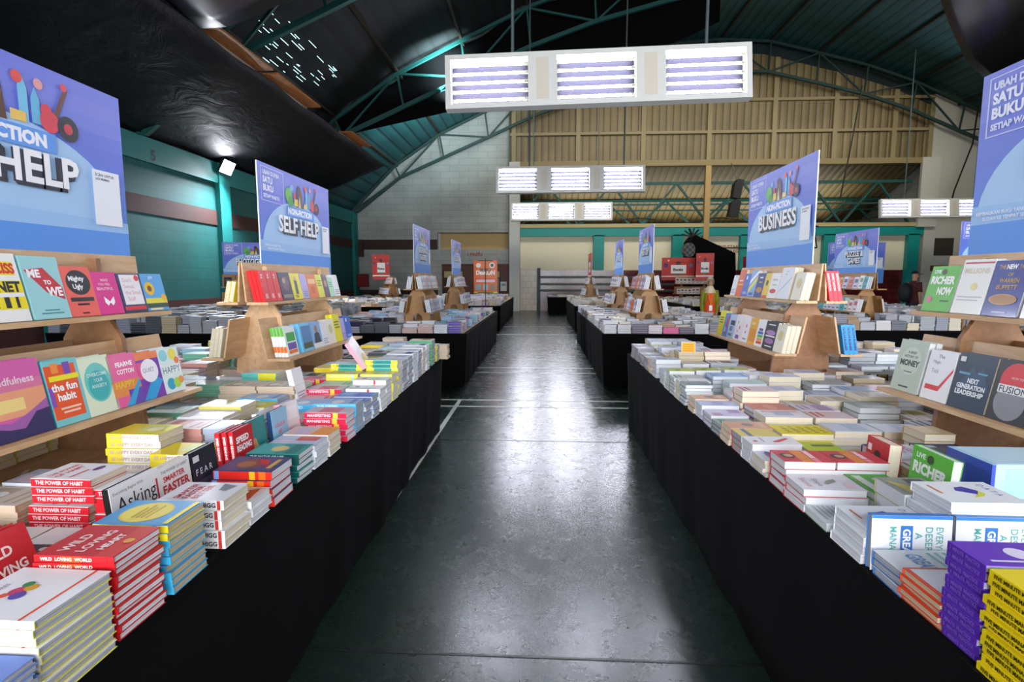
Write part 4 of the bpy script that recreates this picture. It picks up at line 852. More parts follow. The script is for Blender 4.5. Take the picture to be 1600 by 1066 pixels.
far_fill(4.17, 7.9, 8.32, 13.1, lambda x, y: cream + grey, 5, 10, .3, avoid=[(4.95, 8.8, 5.65, 10.5), (6.2, 8.45, 7.8, 9.1)])
far_fill(8.62, 12.4, 8.32, 13.1, lambda x, y: cream + grey, 5, 9, .3, dens=.8)
far_fill(-3.58, -1.17, 15.62, 23.2, lambda x, y: cream + pinks, 3, 8, .3, dens=.55)
far_fill(.97, 3.28, 15.52, 20.5, lambda x, y: cream + dark[:1], 4, 8, .3, dens=.7)
far_fill(-7.18, -3.97, 14.92, 22.4, lambda x, y: cream + slate, 3, 6, .3, dens=.4)
far_fill(4.32, 8.55, 15.62, 21.4, lambda x, y: cream, 2, 5, .3, dens=.4)
far_fill(.32, 2.1, 23.62, 24.6, lambda x, y: cream + grey, 2, 4, .3, dens=.7)

# ------------------------------------------------------------------ display stands
def panel(mb, y, m, arch):
    t = .012
    out = [(-.215, 0), (-.2, .2), (-.155, .22), (-.13, .5), (-.055, .62), (-.045, .84), (.045, .84), (.055, .62), (.13, .5), (.155, .22), (.2, .2), (.215, 0)]
    if arch:
        ar = [(.075 * math.cos(a), .13 + .075 * math.sin(a)) for a in [PI * k / 8 for k in range(9)]]
        out = out + [(.075, 0)] + ar + [(-.075, 0)]
    mb.prism([(p[0], p[1]) for p in out], y - t, y + t, 'y', m)
def make_stand(label, x, y, rz, m, m2, arch, Ln=1.46, sx=1.0, group='wooden book display stands'):
    root = empty('book_display_stand', T(x, y, TZ) @ RZ(rz))
    for yy in (-Ln * .32, Ln * .32):
        a = MB(); panel(a, yy, m2, arch); a.build('end_panel', root)
    h = Ln / 2
    for s in (1, -1):
        for nm, x0, x1, z, xb, xt, zt in (('lower', .15, .30, .215, .150, .10, .49), ('upper', .03, .172, .585, .032, .012, .86)):
            a = MB(); a.box(min(s * x0, s * x1), -h, z, max(s * x0, s * x1), h, z + .018, m); a.build('ledge', root)
            b = MB(); tk = .012
            pts = [(s * xb, z + .019), (s * (xb - tk), z + .019), (s * (xt - tk), zt), (s * xt, zt)]
            if nm == 'upper': pts = [(s * xb, z + .019), (s * (xb - tk), z + .019), (s * .003, zt), (s * xt, zt)]
            b.prism(pts if s > 0 else pts[::-1], -h, h, 'y', m); b.build('backboard', root)
    tag(root, label, 'display stand', group); return root
make_stand('plywood book stand at the left border, carrying the self help sign', -SX, 1.79, 0, PLY, PLYD, False)
make_stand('plywood book stand under the whole self help sign', -SX, 4.18, 0, PLY, PLY, False)
make_stand('plywood book stand at the right border holding the green book', SX, 1.97, 0, PLY, PLYD, False)
make_stand('plywood book stand under the business sign', SX, 4.62, 0, PLY, PLYD, False, Ln=1.5)
G2 = 'brown stands on the farther tables'
FAR = [('brown arched stand behind the left front table, along the aisle', -1.98, 9.1, 0), ('brown arched stand second back on the left of the aisle', -1.91, 12.35, 0),
       ('brown arched stand behind the right front table, along the aisle', 1.76, 9.35, 0), ('brown arched stand second back on the right, near its end', 1.755, 12.45, 0),
       ('brown stand beneath the puzzle and games sign', 5.3, 9.6, 0), ('brown stand of dark books beneath the photography sign', -5.9, 11.1, PI / 2 + .3),
       ('small far stand beneath the red sign at left', -5.6, 20, .5), ('small far stand right of the aisle beneath a pink sign', 1.7, 19.2, 0),
       ('brown stand under the dark blue sign left of the border sign', 7.0, 8.75, PI / 2),
       ('far stand beneath the wide red sign', 5.6, 20.5, PI / 2), ('far stand right of the person, beneath the tall red sign', 7.6, 19.5, PI / 2 + .6)]
def far_books(x, y, rz, pal, Ln=1.4, full=True):
    M = T(x, y, TZ) @ RZ(rz)
    for s in (1, -1):
        for base, z, tl in ((.262, .235, .18), (.135, .605, .2)):
            yy = -Ln / 2 + .03
            while yy < Ln / 2 - .1:
                wd = random.uniform(.1, .15); hh = random.uniform(.18, .23); c = random.choice(pal)
                if random.random() < .93:
                    B = M @ T(s * base, yy + wd / 2, z) @ RY(-s * tl)
                    n = 3
                    for k in range(n):
                        a0, a1 = sorted((-s * (.026 * k), -s * (.026 * k + .023)))
                        stuff.box(a0 + .0015, -wd / 2 + .002, .002, a1 - .0015, wd / 2 - .002, hh - .002, PAGES['white'], B)
                        e0 = -s * .026 * k; e0, e1 = sorted((e0, e0 - s * .0015))
                        stuff.box(e0, -wd / 2, 0, e1, wd / 2, hh, ink(c[0]), B)
                        if k == 0:
                            q0 = 0; q0, q1 = sorted((0, s * .0006))
                            stuff.box(q0, -wd * .3, hh * .5, q1, wd * .3, hh * .8, ink(c[1]), B)
                            stuff.box(q0, -wd * .3, hh * .15, q1, wd * .3, hh * .25, ink(c[1]), B)
                yy += wd + .012
for (lab, x, y, rz), pal in zip(FAR, [P_(('e8a8a0', 'd88880', 'w'), ('a8c4e0', '6890c8', 'w'), ('d8e0e8', '90a8c8', 'w')), P_(('e0e0e8', '6c6480', 'w'), ('c8d0e0', '303040', 'w')), P_(('d8d4e4', '7c68a0', 'w'), ('e4e4ec', '9098b0', 'w'), ('e87830', 'c86020', 'w'), ('c4b8d8', '4c3868', 'w')), P_(('e0dce4', '5c3c70', 'w'), ('d8d8e0', '3c3c48', 'w')),
        P_(('e8e4e4', 'd06078', 'w'), ('c4d8dc', '384850', 'w'), ('ececec', '38a068', 'w'), ('303438', '60686c', 'w'), ('d88070', 'a85048', 'w'), ('30a8b8', '206878', 'w'), ('d8d0e4', '303c80', 'w'), ('e0a868', 'c07840', 'w')),
        P_(('303038', '585c64', 'w'), ('484c58', '282830', 'w')), P_(('e8d8d0', 'c05048', 'w'), ('d0d8e0', '6080a0', 'w')), P_(('e8d8d0', 'c05048', 'w'), ('d0d8e0', '6080a0', 'w')), P_(('d0d8e8', '7080a0', 'w'), ('e4e4e4', '303030', 'w')), P_(('e0dcd8', '905848', 'w'),), P_(('e4e0e0', '8090a0', 'w'),)]):
    make_stand(lab, x, y, rz, CARD, CARD, True, Ln=1.3, group=G2)
    if 'puzzle' in lab: far_books(x, y, rz, pal, 1.3)
    else: far_books(x, y, rz, pal, 1.3)

# ------------------------------------------------------------------ signs
def gradient(bg):
    return [('r', 0, k / 12, 1, (k + 1) / 12, c) for k, c in enumerate(bg)]
def sign_shapes(title, small=None, qr=True):
    S = []
    lo = ['5c97e8', '5b94e6', '5990e4', '5a86e0', '5b80de', '5c7cdc', '5e78da', '6276da', '6878dc', '7280de', '7a84e0', '747ede']
    S += [('r', 0, k / 12, 1, (k + 1) / 12, c) for k, c in enumerate(lo)]
    arc = [(.02 + .96 * (0.5 - .5 * math.cos(PI * k / 24)), .2 + .52 * math.sin(PI * k / 24) ** .9) for k in range(25)]
    S += [('p', arc, 'a9cdf4')]
    S += [('p', [(0, .2), (1, .2), (1, .26), (0, .3)], '9cc4f0')]
    S += [('r', 0, 0, 1, .2, '5a97e8')]
    # boxed slogan
    for a in (('r', .03, .66, .036, .97, 'c8d4f8'), ('r', .294, .66, .3, .97, 'c8d4f8'), ('r', .03, .66, .3, .666, 'c8d4f8'), ('r', .03, .964, .3, .97, 'c8d4f8')): S.append(a)
    S += [('t', 'UBAH DUNIA', .05, .9, .042, 'dfe6fc', .235, .05), ('t', 'SATU', .05, .825, .06, 'eef2ff', .13, .05), ('t', 'BUKU', .05, .75, .06, 'eef2ff', .14, .05), ('t', 'SETIAP WAKTU', .05, .69, .036, 'dfe6fc', .235, .05)]
    # pile of hobby things, drawn generically
    S += [('c', .36, .78, .045, '58b838'), ('c', .385, .72, .035, '3c9c30'), ('c', .4, .86, .02, '78b8e8'),
          ('p', [(.46, .68), (.56, .68), (.55, .84), (.52, .9), (.48, .84)], '5c3c28'), ('c', .5, .87, .022, '2a2622'), ('p', [(.49, .68), (.53, .68), (.51, .8)], 'd8c8a8'),
          ('p', [(.6, .7), (.63, .7), (.63, .86), (.615, .92), (.6, .86)], '78c4e8'), ('p', [(.64, .7), (.67, .7), (.67, .82), (.655, .88), (.64, .82)], '68b8e0'),
          ('c', .6, .9, .018, 'e05048'), ('c', .67, .9, .016, 'e8a0a0'), ('r', .57, .69, .62, .74, 'f0c860'), ('r', .43, .69, .48, .76, 'f0d040'), ('c', .44, .79, .02, 'c83030'),
          ('p', [(.7, .72), (.72, .72), (.775, .92), (.76, .925)], '6c4438'), ('c', .7, .73, .034, 'd83848'), ('c', .69, .78, .02, 'd83848'), ('c', .76, .93, .012, 'e05058'),
          ('c', .765, .72, .04, '242430'), ('c', .765, .72, .017, 'c83040')]
    S += [('r', .325, .572, .715, .672, '5f9cec'), ('t', 'NON-FICTION', .34, .588, .07, 'f6f8ff', .36, .055)]
    n = 2 if isinstance(title, (list, tuple)) else 1
    T2 = title if n == 2 else [title]
    hh = .165 if n == 1 else .12
    wd = .6 if n == 1 else .5
    for i, q in enumerate(T2):
        v = (.40 if n == 1 else .44 - .15 * i)
        for dx, dy in ((.006, -.008), (.011, -.015), (.015, -.021)):
            S.append(('t', q, .5 + dx, v + dy, hh, '222838', wd, .075, 'c'))
        S.append(('t', q, .5, v, hh, 'f8f8fc', wd, .03, 'c'))
    if qr:
        S += [('r', .845, .235, .965, .545, 'f2f4fa'), ('t', 'SCAN UNTUK', .858, .51, .016, '303848', .09, .02), ('t', 'JADI MEMBER', .858, .485, .016, '303848', .09, .02)]
    S += [('t', 'KEMBALIKAN BUKU YANG', .03, .245, .02, 'e8f0ff', .27, .03), ('t', 'SUDAH KE TEMPAT SEMULA', .06, .215, .02, 'e8f0ff', .25, .03)]
    return S
def sign(label, x, y, z0, side, title, Wd=1.25, Hd=.76, ang=None, shapes=None, back='dfe4ee', name='topic_sign', cat='sign', group='blue topic signs', extra=.16, th=.004):
    """side -1: faces +x ; +1: faces -x ; or explicit angle of the facing direction"""
    face = ang if ang is not None else (0 if side < 0 else PI)
    n = Vector((math.cos(face), math.sin(face), 0)); r = Vector((-math.sin(face), math.cos(face), 0))
    M = T(x, y, z0) @ Matrix(((r.x, n.x, 0, 0), (r.y, n.y, 0, 0), (0, 0, 1, 0), (0, 0, 0, 1)))
    # local: x reader's right, y outwards, z up
    mb = MB(); mb.box(-Wd / 2, -th, -extra, Wd / 2, th, Hd, mat(back, .5))
    mb.box(-Wd / 2, -th, -extra, Wd / 2, th + .0002, 0, ink('5a97e8') if shapes is None else mat(back, .5))
    art(mb, shapes or sign_shapes(title), Wd, Hd, lambda a, b, h: (a - Wd / 2, th + h, b), clip=False, ink=board_ink)
    o = mb.build(name); o.matrix_basis = M; tag(o, label, cat, group); return o
sign('blue SELF HELP topic sign cut off by the left border', -SX, 1.87, 1.56, -1, 'SELF HELP')
sign('blue SELF HELP topic sign shown whole above its stand', -SX, 4.34, 1.55, -1, 'SELF HELP')
sign('blue topic sign cut off by the right border', SX, 1.975, 1.58, 1, 'BUSINESS', Hd=.8)
sign('blue BUSINESS topic sign right of the aisle', SX, 4.66, 1.6, 1, 'BUSINESS', Hd=.8)
sign('blue topic sign narrow in view, first behind SELF HELP', -1.98, 9.1, 1.6, -1, ['BEGINNING', 'READERS'])
sign('small pale blue sign beside the orange poster', -1.91, 12.35, 1.6, -1, 'RELIGION')
sign('blue topic sign narrow in view, right of the aisle', 1.76, 9.35, 1.6, 1, 'HISTORY')
sign('slender pale blue sign left of the nearer narrow one', 1.755, 12.45, 1.6, 1, 'TRAVEL')
sign('blue PUZZLE & GAMES topic sign behind BUSINESS', 5.3, 9.6, 1.55, 1, ['PUZZLE &', 'GAMES'])
sign('darker blue pets topic sign partly hidden behind PUZZLE & GAMES', 7.16, 12.9, 1.58, 1, 'PETS & NATURE', ang=-PI / 2)
sign('blue PHOTOGRAPHY topic sign before the teal wall', -5.9, 11.1, 1.5, 1, 'PHOTOGRAPHY', ang=-PI / 2 + .3)
sign('dark blue topic sign seen left of the right border sign', 7.0, 8.75, 1.62, 1, 'ART', ang=-PI / 2)
def red_shapes(t1, wide):
    S = [('r', 0, 0, 1, 1, 'c8342c'), ('r', 0, .8, 1, 1, 'd0402f'), ('c', .12, .6, .07 if wide else .06, '4c3070'), ('c', .88, .6, .06, '6c88a8'), ('c', .2, .85, .03, 'f0d0c8')]
    S += [('r', .28, .18, .74, .62, 'f2eee8'), ('t', t1, .5, .3, .16 if wide else .1, '2a2422', .4, .05, 'c'), ('c', .5, .72, .08, '4c2c28', .09), ('p', [(.28, .18), (.5, .1), (.74, .18)], '3c7c48'), ('r', 0, 0, 1, .06, 'e8e0d8')]
    return S
def rsign(label, x, y, z0, Wd, Hd, ang, t1='Books'):
    sign(label, x, y, z0, 0, '', Wd, Hd, ang, red_shapes(t1, Wd > Hd), back='b82c26', name='red_sign', group='red book fair signs', extra=.12)
rsign('narrow red sign at the far left, before the white wall', -5.9, 20, 1.62, .62, .8, -PI / 2 + .35, 'Fiction')
rsign('wide red sign with white book label, near the centre right', 5.05, 20.5, 1.6, 1.2, .7, -PI / 2)
rsign('small red sign overlapping the wide one', 5.75, 19.6, 1.6, .6, .82, -PI / 2 - .2)
rsign('tall red sign behind the person in orange', 7.2, 18.7, 1.62, .62, .85, -PI / 2 - .1)
rsign('wide red sign directly left of the BUSINESS sign', 7.75, 19.8, 1.6, 1.25, .7, -PI / 2)
rsign('thin pinkish sign seen edge on, right of the aisle', 1.7, 19.2, 1.6, 1.2, .8, PI)

# orange poster on a black pole stand
root = empty('poster_stand', T(-1.45, 14.3, 0))
a = MB(); a.bar((0, 0, .02), (0, 0, 2.05), .022, .022, mat('121214', .4), 8); a.build('pole', root)
a = MB()
for k in range(3):
    t = PI / 2 + 2 * PI * k / 3; a.bar((0, 0, .2), (.3 * math.cos(t), .3 * math.sin(t), .01), .02, .02, mat('121214', .4), 6)
a.build('tripod_base', root)
a = MB(); a.box(-.31, .02, 1.14, .31, .028, 2.0, mat('d8601c', .5))
art(a, [('r', 0, 0, 1, 1, 'e0691f'), ('c', .2, .85, .1, 'f0ece8'), ('c', .78, .85, .12, 'ece4d8'), ('c', .78, .85, .07, '30302e'), ('t', 'DISKON', .5, .56, .14, 'fffaf0', .8, .05, 'c'), ('t', 'BUKU', .5, .66, .1, '2a2420', .5, .05, 'c'), ('r', .1, .34, .9, .44, 'ecc8d0'), ('r', .05, .42, .95, .44, 'd03030'), ('r', .08, .1, .3, .28, '90a8b0'), ('r', .39, .1, .61, .28, 'a8b8c0'), ('r', .7, .1, .92, .28, '98806c'), ('r', 0, 0, 1, .05, 'd8c03c')],
    .62, .86, lambda x, y, h: (-.31 + x, .02 - h, 1.14 + y), clip=False)
a.build('poster', root)
a = MB(); a.bar((-.2, .008, 1.99), (.2, .008, 1.99), .02, .02, mat('121214')); a.bar((-.2, .008, 1.16), (.2, .008, 1.16), .02, .02, mat('121214')); a.build('crossbar', root)
tag(root, 'orange offer poster on a black pole stand left of the aisle', 'poster stand')

# boxed sets on the right table
for k, (xx, zz, wrd) in enumerate(((1.53, .75, 'lower light blue boxed book set on right table'), (1.53, .855, 'glossy blue boxed book set on top of its twin'))):
    root = empty('boxed_book_set', T(xx, 1.71, zz))
    a = MB(); a.box(-.2, -.09, .001, .2, .09, .104, ink('a6cde2')); a.box(-.201, -.0905, .0012, -.19, .0905, .1035, ink('3c50b4'))
    art(a, [('r', .1, .1, .9, .9, '9cc8e0'), ('r', .3, .15, .34, .85, 'e08838'), ('r', .45, .15, .5, .85, '8c7c68'), ('r', .7, .2, .74, .8, 'c8a0a0')], .4, .1, lambda x, y, h: (-.2 + x, -.09 - h, .002 + y), clip=False)
    a.build('slipcase', root)
    a = MB(); a.box(-.185, -.085, .1042, .185, .085, .1048, ink('c0dcec')); a.build('paper_band', root)
    tag(root, wrd, 'boxed set', 'blue boxed sets')

# yellow placard on the right table and price sticker
a = MB(); a.box(-.055, -.003, 0, .055, .003, .13, mat('b8c0c4', .3)); art(a, [('r', .05, .05, .95, .95, 'f0a818')] + [('r', .15, .2 + .12 * k, .85, .24 + .12 * k, 'b87c18') for k in range(6)], .11, .13, lambda x, y, h: (-.055 + x, -.003 - h, y), clip=False)
a.box(-.05, -.03, 0, .05, .03, .004, mat('b8c0c4', .3))
o = a.build('placard'); o.matrix_basis = T(1.15, 4.27, .89); tag(o, 'small orange yellow placard standing among the far right table books', 'placard')

stuff_o = stuff.build('book_stacks'); tag(stuff_o, 'all smaller books stacked and shelved on the tables farther away', 'books', 'books too small to tell apart', 'stuff')

# ------------------------------------------------------------------ the hall
XL, XR, YB, YF = -9.0, 25.0, 26.4, -5.0
def roofz(x):
    pts = [(0, 12.3), (2, 12.2), (6, 11.2), (8, 10.55), (10.1, 9.6), (12.4, 8.6), (14.3, 7.45), (15.6, 6.4), (17, 4.9), (18, 3.9)]
    d = abs(x - 8)
    for (a, b), (c, e) in zip(pts, pts[1:]):
        if a <= d <= c: return b + (e - b) * (d - a) / (c - a)
    return 3.9
a = MB(); a.box(XL - .3, YF - .3, -.1, XR + .3, 34, 0, floor_mat()); struct(a, 'floor')
# painted court lines
LN = mat('c9cfc4', .3)
a = MB()
for y in (6.31, 6.66, 8.68, 9.18, 14.85, 17.36): a.box(-9, y - .022, .0005, 25, y + .022, .003, LN)
a.box(-1.025, -4, .0006, -.98, 6.68, .0032, LN)
struct(a, 'trim_1')
a = MB()
for y in (2.02, 4.95): a.box(-.95, y - .006, .0005, .9, y + .006, .0022, mat('0c1210', .35))
struct(a, 'trim_2')
# left wall
a = MB(); a.box(XL - .3, YF, 0, XL, YB, 4.7, TEALW); struct(a, 'wall_left')
BR = mat('3f221b', .8); TEALP = mat('107672', .6)
a = MB(); a.box(XL, YF, 3.0, XL + .02, YB, 3.4, BR); a.box(XL, YF, 0, XL + .02, YB, 1.0, mat('4c2620', .7)); struct(a, 'trim_3')
k = 0
a = MB()
for y in (4, 9.6, 15.2, 20.8, 26.1): a.box(XL, y - .25, 0, XL + .14, y + .25, 4.7, TEALP)
a.box(XL, YF, 4.15, XL + .1, YB, 4.7, TEALP)
struct(a, 'trim_4')
a = MB(); vs, fs, bb = text_geo('5', .03)
a.add([(XL + .103, 12.35 + v[0] * .33, 4.22 + v[1] * .33) for v in vs], fs, mat('1a2430', .6)); tag(a.build('bay_number'), 'dark number 5 painted high on the teal wall', 'number')
# floodlight
root = empty('floodlight', T(XL + .35, 15.0, 4.55))
a = MB(); a.box(-.09, -.2, -.16, .0, .2, .2, mat('303236', .4), RY(.5) @ RZ(-.25)); a.build('housing', root)
a = MB(); a.box(.0, -.19, -.15, .012, .19, .19, mat('f4f6ff', .3, 0, 0, 90.0), RY(.5) @ RZ(-.25)); a.build('lamp_glass', root)
a = MB(); a.bar((-.33, 0, -.12), (-.05, 0, 0), .03, .03, mat('303236', .4)); a.build('bracket', root)
tag(root, 'glaring white floodlight on top of the teal wall', 'floodlight')
ld = bpy.data.lights.new('flood', 'SPOT'); ld.energy = FLOOD_POWER; ld.spot_size = 2.6; ld.spot_blend = .6; ld.shadow_soft_size = .15; ld.color = (.85, .9, 1)
lo = bpy.data.objects.new('flood_beam', ld); COL.objects.link(lo); lo.location = (XL + .55, 15.0, 4.6)
lo.rotation_euler = Vector((.55, -.25, -.8)).to_track_quat('-Z', 'Y').to_euler()

# back wall, left part (grey white blocks under the curved roof)
a = MB(); pts = [(-9.3, 0), (-1.5, 0), (-1.5, roofz(-1.5) - .05)]
x = -2.5
while x > -9: pts.append((x, roofz(x) - .05)); x -= 1
pts.append((-9.3, roofz(-9) - .05))
# leave the cream alcove out of the wall: built from pieces
def wallpiece(mb, x0, x1, z0, ztop, m, y0=YB, y1=YB + .3):
    n = max(1, int((x1 - x0) / .5)); P1 = [(x0, z0), (x1, z0)]
    P1 += [(x1 + (x0 - x1) * k / n, ztop(x1 + (x0 - x1) * k / n)) for k in range(n + 1)]
    mb.prism(P1, y0, y1, 'y', m)
rz = lambda x: roofz(x) - .05
wallpiece(a, -9.3, -5.0, 0, rz, WHITEW); wallpiece(a, -5.0, -1.5, 3.75, rz, WHITEW)
a.box(-5.0, YB, 2.25, -1.5, YB + .3, 2.95, WHITEW); a.box(-5.0, YB, 0, -4.8, YB + .3, 2.25, WHITEW)
a.box(-5.0, YB + .8, 2.9, -1.5, YB + .9, 3.8, mat('cdb27c', .7)); a.box(-5.0, YB + .3, 2.85, -1.5, YB + .85, 2.95, mat('cdb27c', .7)); a.box(-5.0, YB + .3, 3.75, -1.5, YB + .85, 3.85, mat('b89c68', .7))
struct(a, 'wall_back')
a = MB(); a.box(-9, YB - .02, 2.95, -5.0, YB, 3.42, mat('3a241e', .7)); a.box(-9, YB - .02, 0, -5, YB, 1.0, mat('2e1c1a', .6)); a.box(-8.9, YB - .14, 2.6, -8.6, YB - .02, 3.42, mat('3a241e', .7)); struct(a, 'trim_5')
# wooden front with doors under the balcony
WD = wood('brown_panelling', '4a2418', '5c2f20', '6a3a28')
a = MB(); a.box(-4.8, YB + .1, 0, -1.5, YB + .2, 2.25, WD); struct(a, 'wall_alcove')
for i, (x0, x1) in enumerate(((-4.75, -3.75), (-2.9, -1.95))):
    a = MB(); a.box(x0, YB + .06, 0, x1, YB + .1, 1.95, mat('3a1c14', .6)); a.box(x0 + .05, YB + .05, 1.6, x1 - .05, YB + .065, 1.9, mat('b8a070', .5)); a.box((x0 + x1) / 2 - .02, YB + .05, 0, x1 - .08, YB + .062, 1.55, mat('8c7048' if i == 0 else '8890a0', .5)); struct(a, 'door_%d' % (i + 1))
a = MB(); art(a, [('t', '1 PINTU', .02, .1, .8, 'a02828', .95, .03)], .75, .2, lambda x, y, h: (-3.55 + x, YB - .002 - h, 2.6 + y), clip=False); tag(a.build('wall_lettering'), 'small red lettering on the white beam above the brown doors', 'lettering')
a = MB(); a.box(-1.95, YB + .02, .95, -1.65, YB + .05, 1.4, mat('d8d8d0', .6)); a.box(-1.9, YB + .015, 1.2, -1.7, YB + .021, 1.3, mat('8890a0', .6)); tag(a.build('notice_sheet'), 'white notice sheet taped to the brown panelling', 'notice')
# fire cabinet
root = empty('hose_cabinet', T(-8.6, YB - .3, 1.15)); a = MB(); a.box(-.25, -.14, 0, .25, .14, .62, mat('7c1820', .5)); a.build('cabinet', root)
a = MB(); a.box(-.2, -.16, .06, .2, -.14, .56, mat('8c2028', .4)); a.build('door', root); tag(root, 'dark red hose cabinet on the white wall in the left corner', 'cabinet')
# white column
a = MB(); a.box(-1.5, YB - .35, 0, -1.0, YB + .3, 6.95, mat('c4c4c0', .7)); a.box(-1.54, YB - .2, 2.2, -1.49, YB, 9.6, mat('6c6c6c', .7)); struct(a, 'trim_6')
# big corrugated wall between the white parts
XC0, XC1 = -1.5, 17.6
a = MB(); wallpiece(a, XC0, XC1, 6.95, lambda x: roofz(x) - .55, BEIGE, YB + .1, YB + .2); struct(a, 'wall_gable')
a = MB(); wallpiece(a, XC0, XC1, 6.95, lambda x: roofz(x) + .02, mat('0c2224', .7), YB + .22, YB + .3); struct(a, 'wall_gable_upper')
a = MB(); a.box(XC0 - .1, YB + .3, 0, XC0, 32, 7, WHITEW); a.box(XC1, YB + .3, 0, XC1 + .1, 32, 7, WHITEW); struct(a, 'wall_annex')
a = MB()
for z in (6.95, 8.25, 9.65): a.box(XC0, YB - .06, z - .06, XC1, YB + .1, z + .06, STEELC)
for x in (-1.3, 1.7, 4.7, 7.7, 10.6, 13.3, 15.9, 17.5):
    a.box(x - .1, YB - .08, 6.95, x + .1, YB + .1, roofz(x) - .6, STEELC)
a.box(XC0, YB - .1, 6.75, XC1, YB + .15, 7.0, mat('8c7c54', .6))
struct(a, 'trim_7')
for x in (7.7, 10.6 - .0):
    pass
a = MB(); a.box(7.6, YB - .08, 2.3, 7.85, YB + .15, 6.9, mat('b0925c', .6)); struct(a, 'trim_8')
# lower hall beyond the opening: sloping corrugated roof, truss, beam
a = MB(); a.add([(XC0, YB + .3, 6.9), (XC1, YB + .3, 6.9), (XC1, 32, 4.6), (XC0, 32, 4.6)], [(0, 1, 2, 3)], BEIGED)
a.add([(XC0, YB + .3, 6.95), (XC1, YB + .3, 6.95), (XC1, 32, 4.65), (XC0, 32, 4.65)], [(3, 2, 1, 0)], BEIGED)
a.box(XC0, 31.9, 3.4, XC1, 32, 6.95, BEIGED)
struct(a, 'ceiling_annex')
def truss(mb, x0, x1, y, z0, z1, n, m, t=.09):
    mb.bar((x0, y, z0), (x1, y, z0), t, t, m); mb.bar((x0, y, z1), (x1, y, z1), t, t, m)
    dx = (x1 - x0) / n
    for k in range(n):
        a0 = x0 + k * dx
        mb.bar((a0, y, z0), (a0 + dx / 2, y, z1), t * .7, t * .7, m); mb.bar((a0 + dx / 2, y, z1), (a0 + dx, y, z0), t * .7, t * .7, m)
for i, (y, sh) in enumerate(((27.2, 0), (29.5, 1.2))):
    a = MB(); truss(a, XC0 + .2, XC1 - .2, y, 4.15, 6.1 - .5 * i, 6, TEALD, .13)
    a.bar((XC0, y, 5.1), (XC1, y, 5.1), .07, .07, TEALD)
    tag(a.build('roof_truss'), ['green steel truss in the opening above the cream panels', 'farther green steel truss seen behind the first one'][i], 'truss', 'trusses over the annex')
a = MB(); a.box(-1.0, YB - .05, 3.95, XC1, YB + .2, 4.12, mat('b8a878', .6)); a.box(-1.0, YB + .0, 3.55, XC1, YB + .25, 3.95, TEAL)
for x in (2.75, 6.45, 9.6, 13.4, 17.2): a.box(x - .25, YB + .0, 0 if x > 17 else 1.95, x + .25, YB + .25, 3.6, TEAL)
struct(a, 'trim_9')
CR = mat('e6dec2', .7)
a = MB(); a.box(-1.0, YB + .3, 1.95, XC1, YB + .4, 3.6, CR); a.box(-1.0, YB + .22, 0, -.2, YB + .32, 2.02, TILEC); a.box(-.2, YB + .25, 0, XC1, YB + .35, 1.95, TILEM); struct(a, 'wall_lower')
# dark green gate post with rails
root = empty('steel_rail', T(-.1, YB - .05, 0)); G3 = mat('243430', .5)
a = MB(); a.box(-.08, -.05, 0, .08, .05, 2.05, G3); a.build('post', root)
for z in (1.28, 1.62, .98): a = MB(); a.box(.08, -.03, z - .05, 6.4, .03, z + .05, mat('3c4442', .5)); a.build('rail', root)
tag(root, 'dark green post and rails before the maroon tiled wall', 'railing')
# right white parts
a = MB(); wallpiece(a, 17.6, 25.3, 0, lambda x: roofz(x) - .05, mat('bdbbb0', .7)); struct(a, 'wall_back_right')
a = MB(); a.box(17.2, YB - .15, 3.9, 18.0, YB, 7.0, mat('c4c2b8', .7)); a.box(18.1, YB - .01, 2.6, 18.95, YB + .01, 3.4, mat('3a352c', .6)); a.box(18.0, YB - .02, 1.9, 19.0, YB + .0, 2.15, mat('6c3c24', .6)); struct(a, 'trim_10')
a = MB(); a.box(XR, YF, 0, XR + .3, YB, 4.9, TEALW); struct(a, 'wall_right')
a = MB(); wallpiece(a, XL - .3, XR + .3, 0, lambda x: roofz(x) - .05, WHITEW, YF - .3, YF); struct(a, 'wall_front')
# roof: curved sheeting
a = MB(); RF = corrugated('dark_roof_sheet', '0d1315', '12191b', .5, '050809', .8); xs = [XL - .3 + (XR - XL + .6) * k / 48 for k in range(49)]
for m_, y0, y1 in ((RF, YF - .3, 19.3), (TEALR, 19.3, YB + .4)):
    o_ = len(a.v)
    for x0, x1 in zip(xs, xs[1:]):
        a.add([(x0, y0, roofz(x0)), (x1, y0, roofz(x1)), (x1, y1, roofz(x1)), (x0, y1, roofz(x0))], [(3, 2, 1, 0)], m_)
        a.add([(x0, y0, roofz(x0) + .06), (x1, y0, roofz(x1) + .06), (x1, y1, roofz(x1) + .06), (x0, y1, roofz(x0) + .06)], [(0, 1, 2, 3)], m_)
struct(a, 'ceiling')
# arched trusses and purlins
SP = [-9 + 34 * k / 16 for k in range(17)]
for i, y in enumerate((6.0, 12.0, 18.5, 26.0)):
    a = MB(); m_ = TEALD if y < 24 else mat('1c3a38', .6)
    up = [(x, y, roofz(x) - .18) for x in SP]; dn = [(8 + (x - 8) * .985, y, roofz(x) - .2 - 1.0 * min(1, (17.0 - abs(x - 8)) / 4.5) - .3 * (1 - abs(x - 8) / 17)) for x in SP]
    for p, q in zip(up, up[1:]): a.bar(p, q, .1, .1, m_)
    for p, q in zip(dn, dn[1:]): a.bar(p, q, .12, .12, m_)
    for k in range(16):
        a.bar(up[k], dn[k], .06, .06, m_); a.bar(*((dn[k], up[k + 1]) if k % 2 else (up[k], dn[k + 1])), .06, .06, m_)
    tag(a.build('arched_roof_truss'), 'green arched roof truss, %s from the camera' % ['nearest', 'second', 'third', 'farthest'][i], 'truss', 'arched trusses')
a = MB()
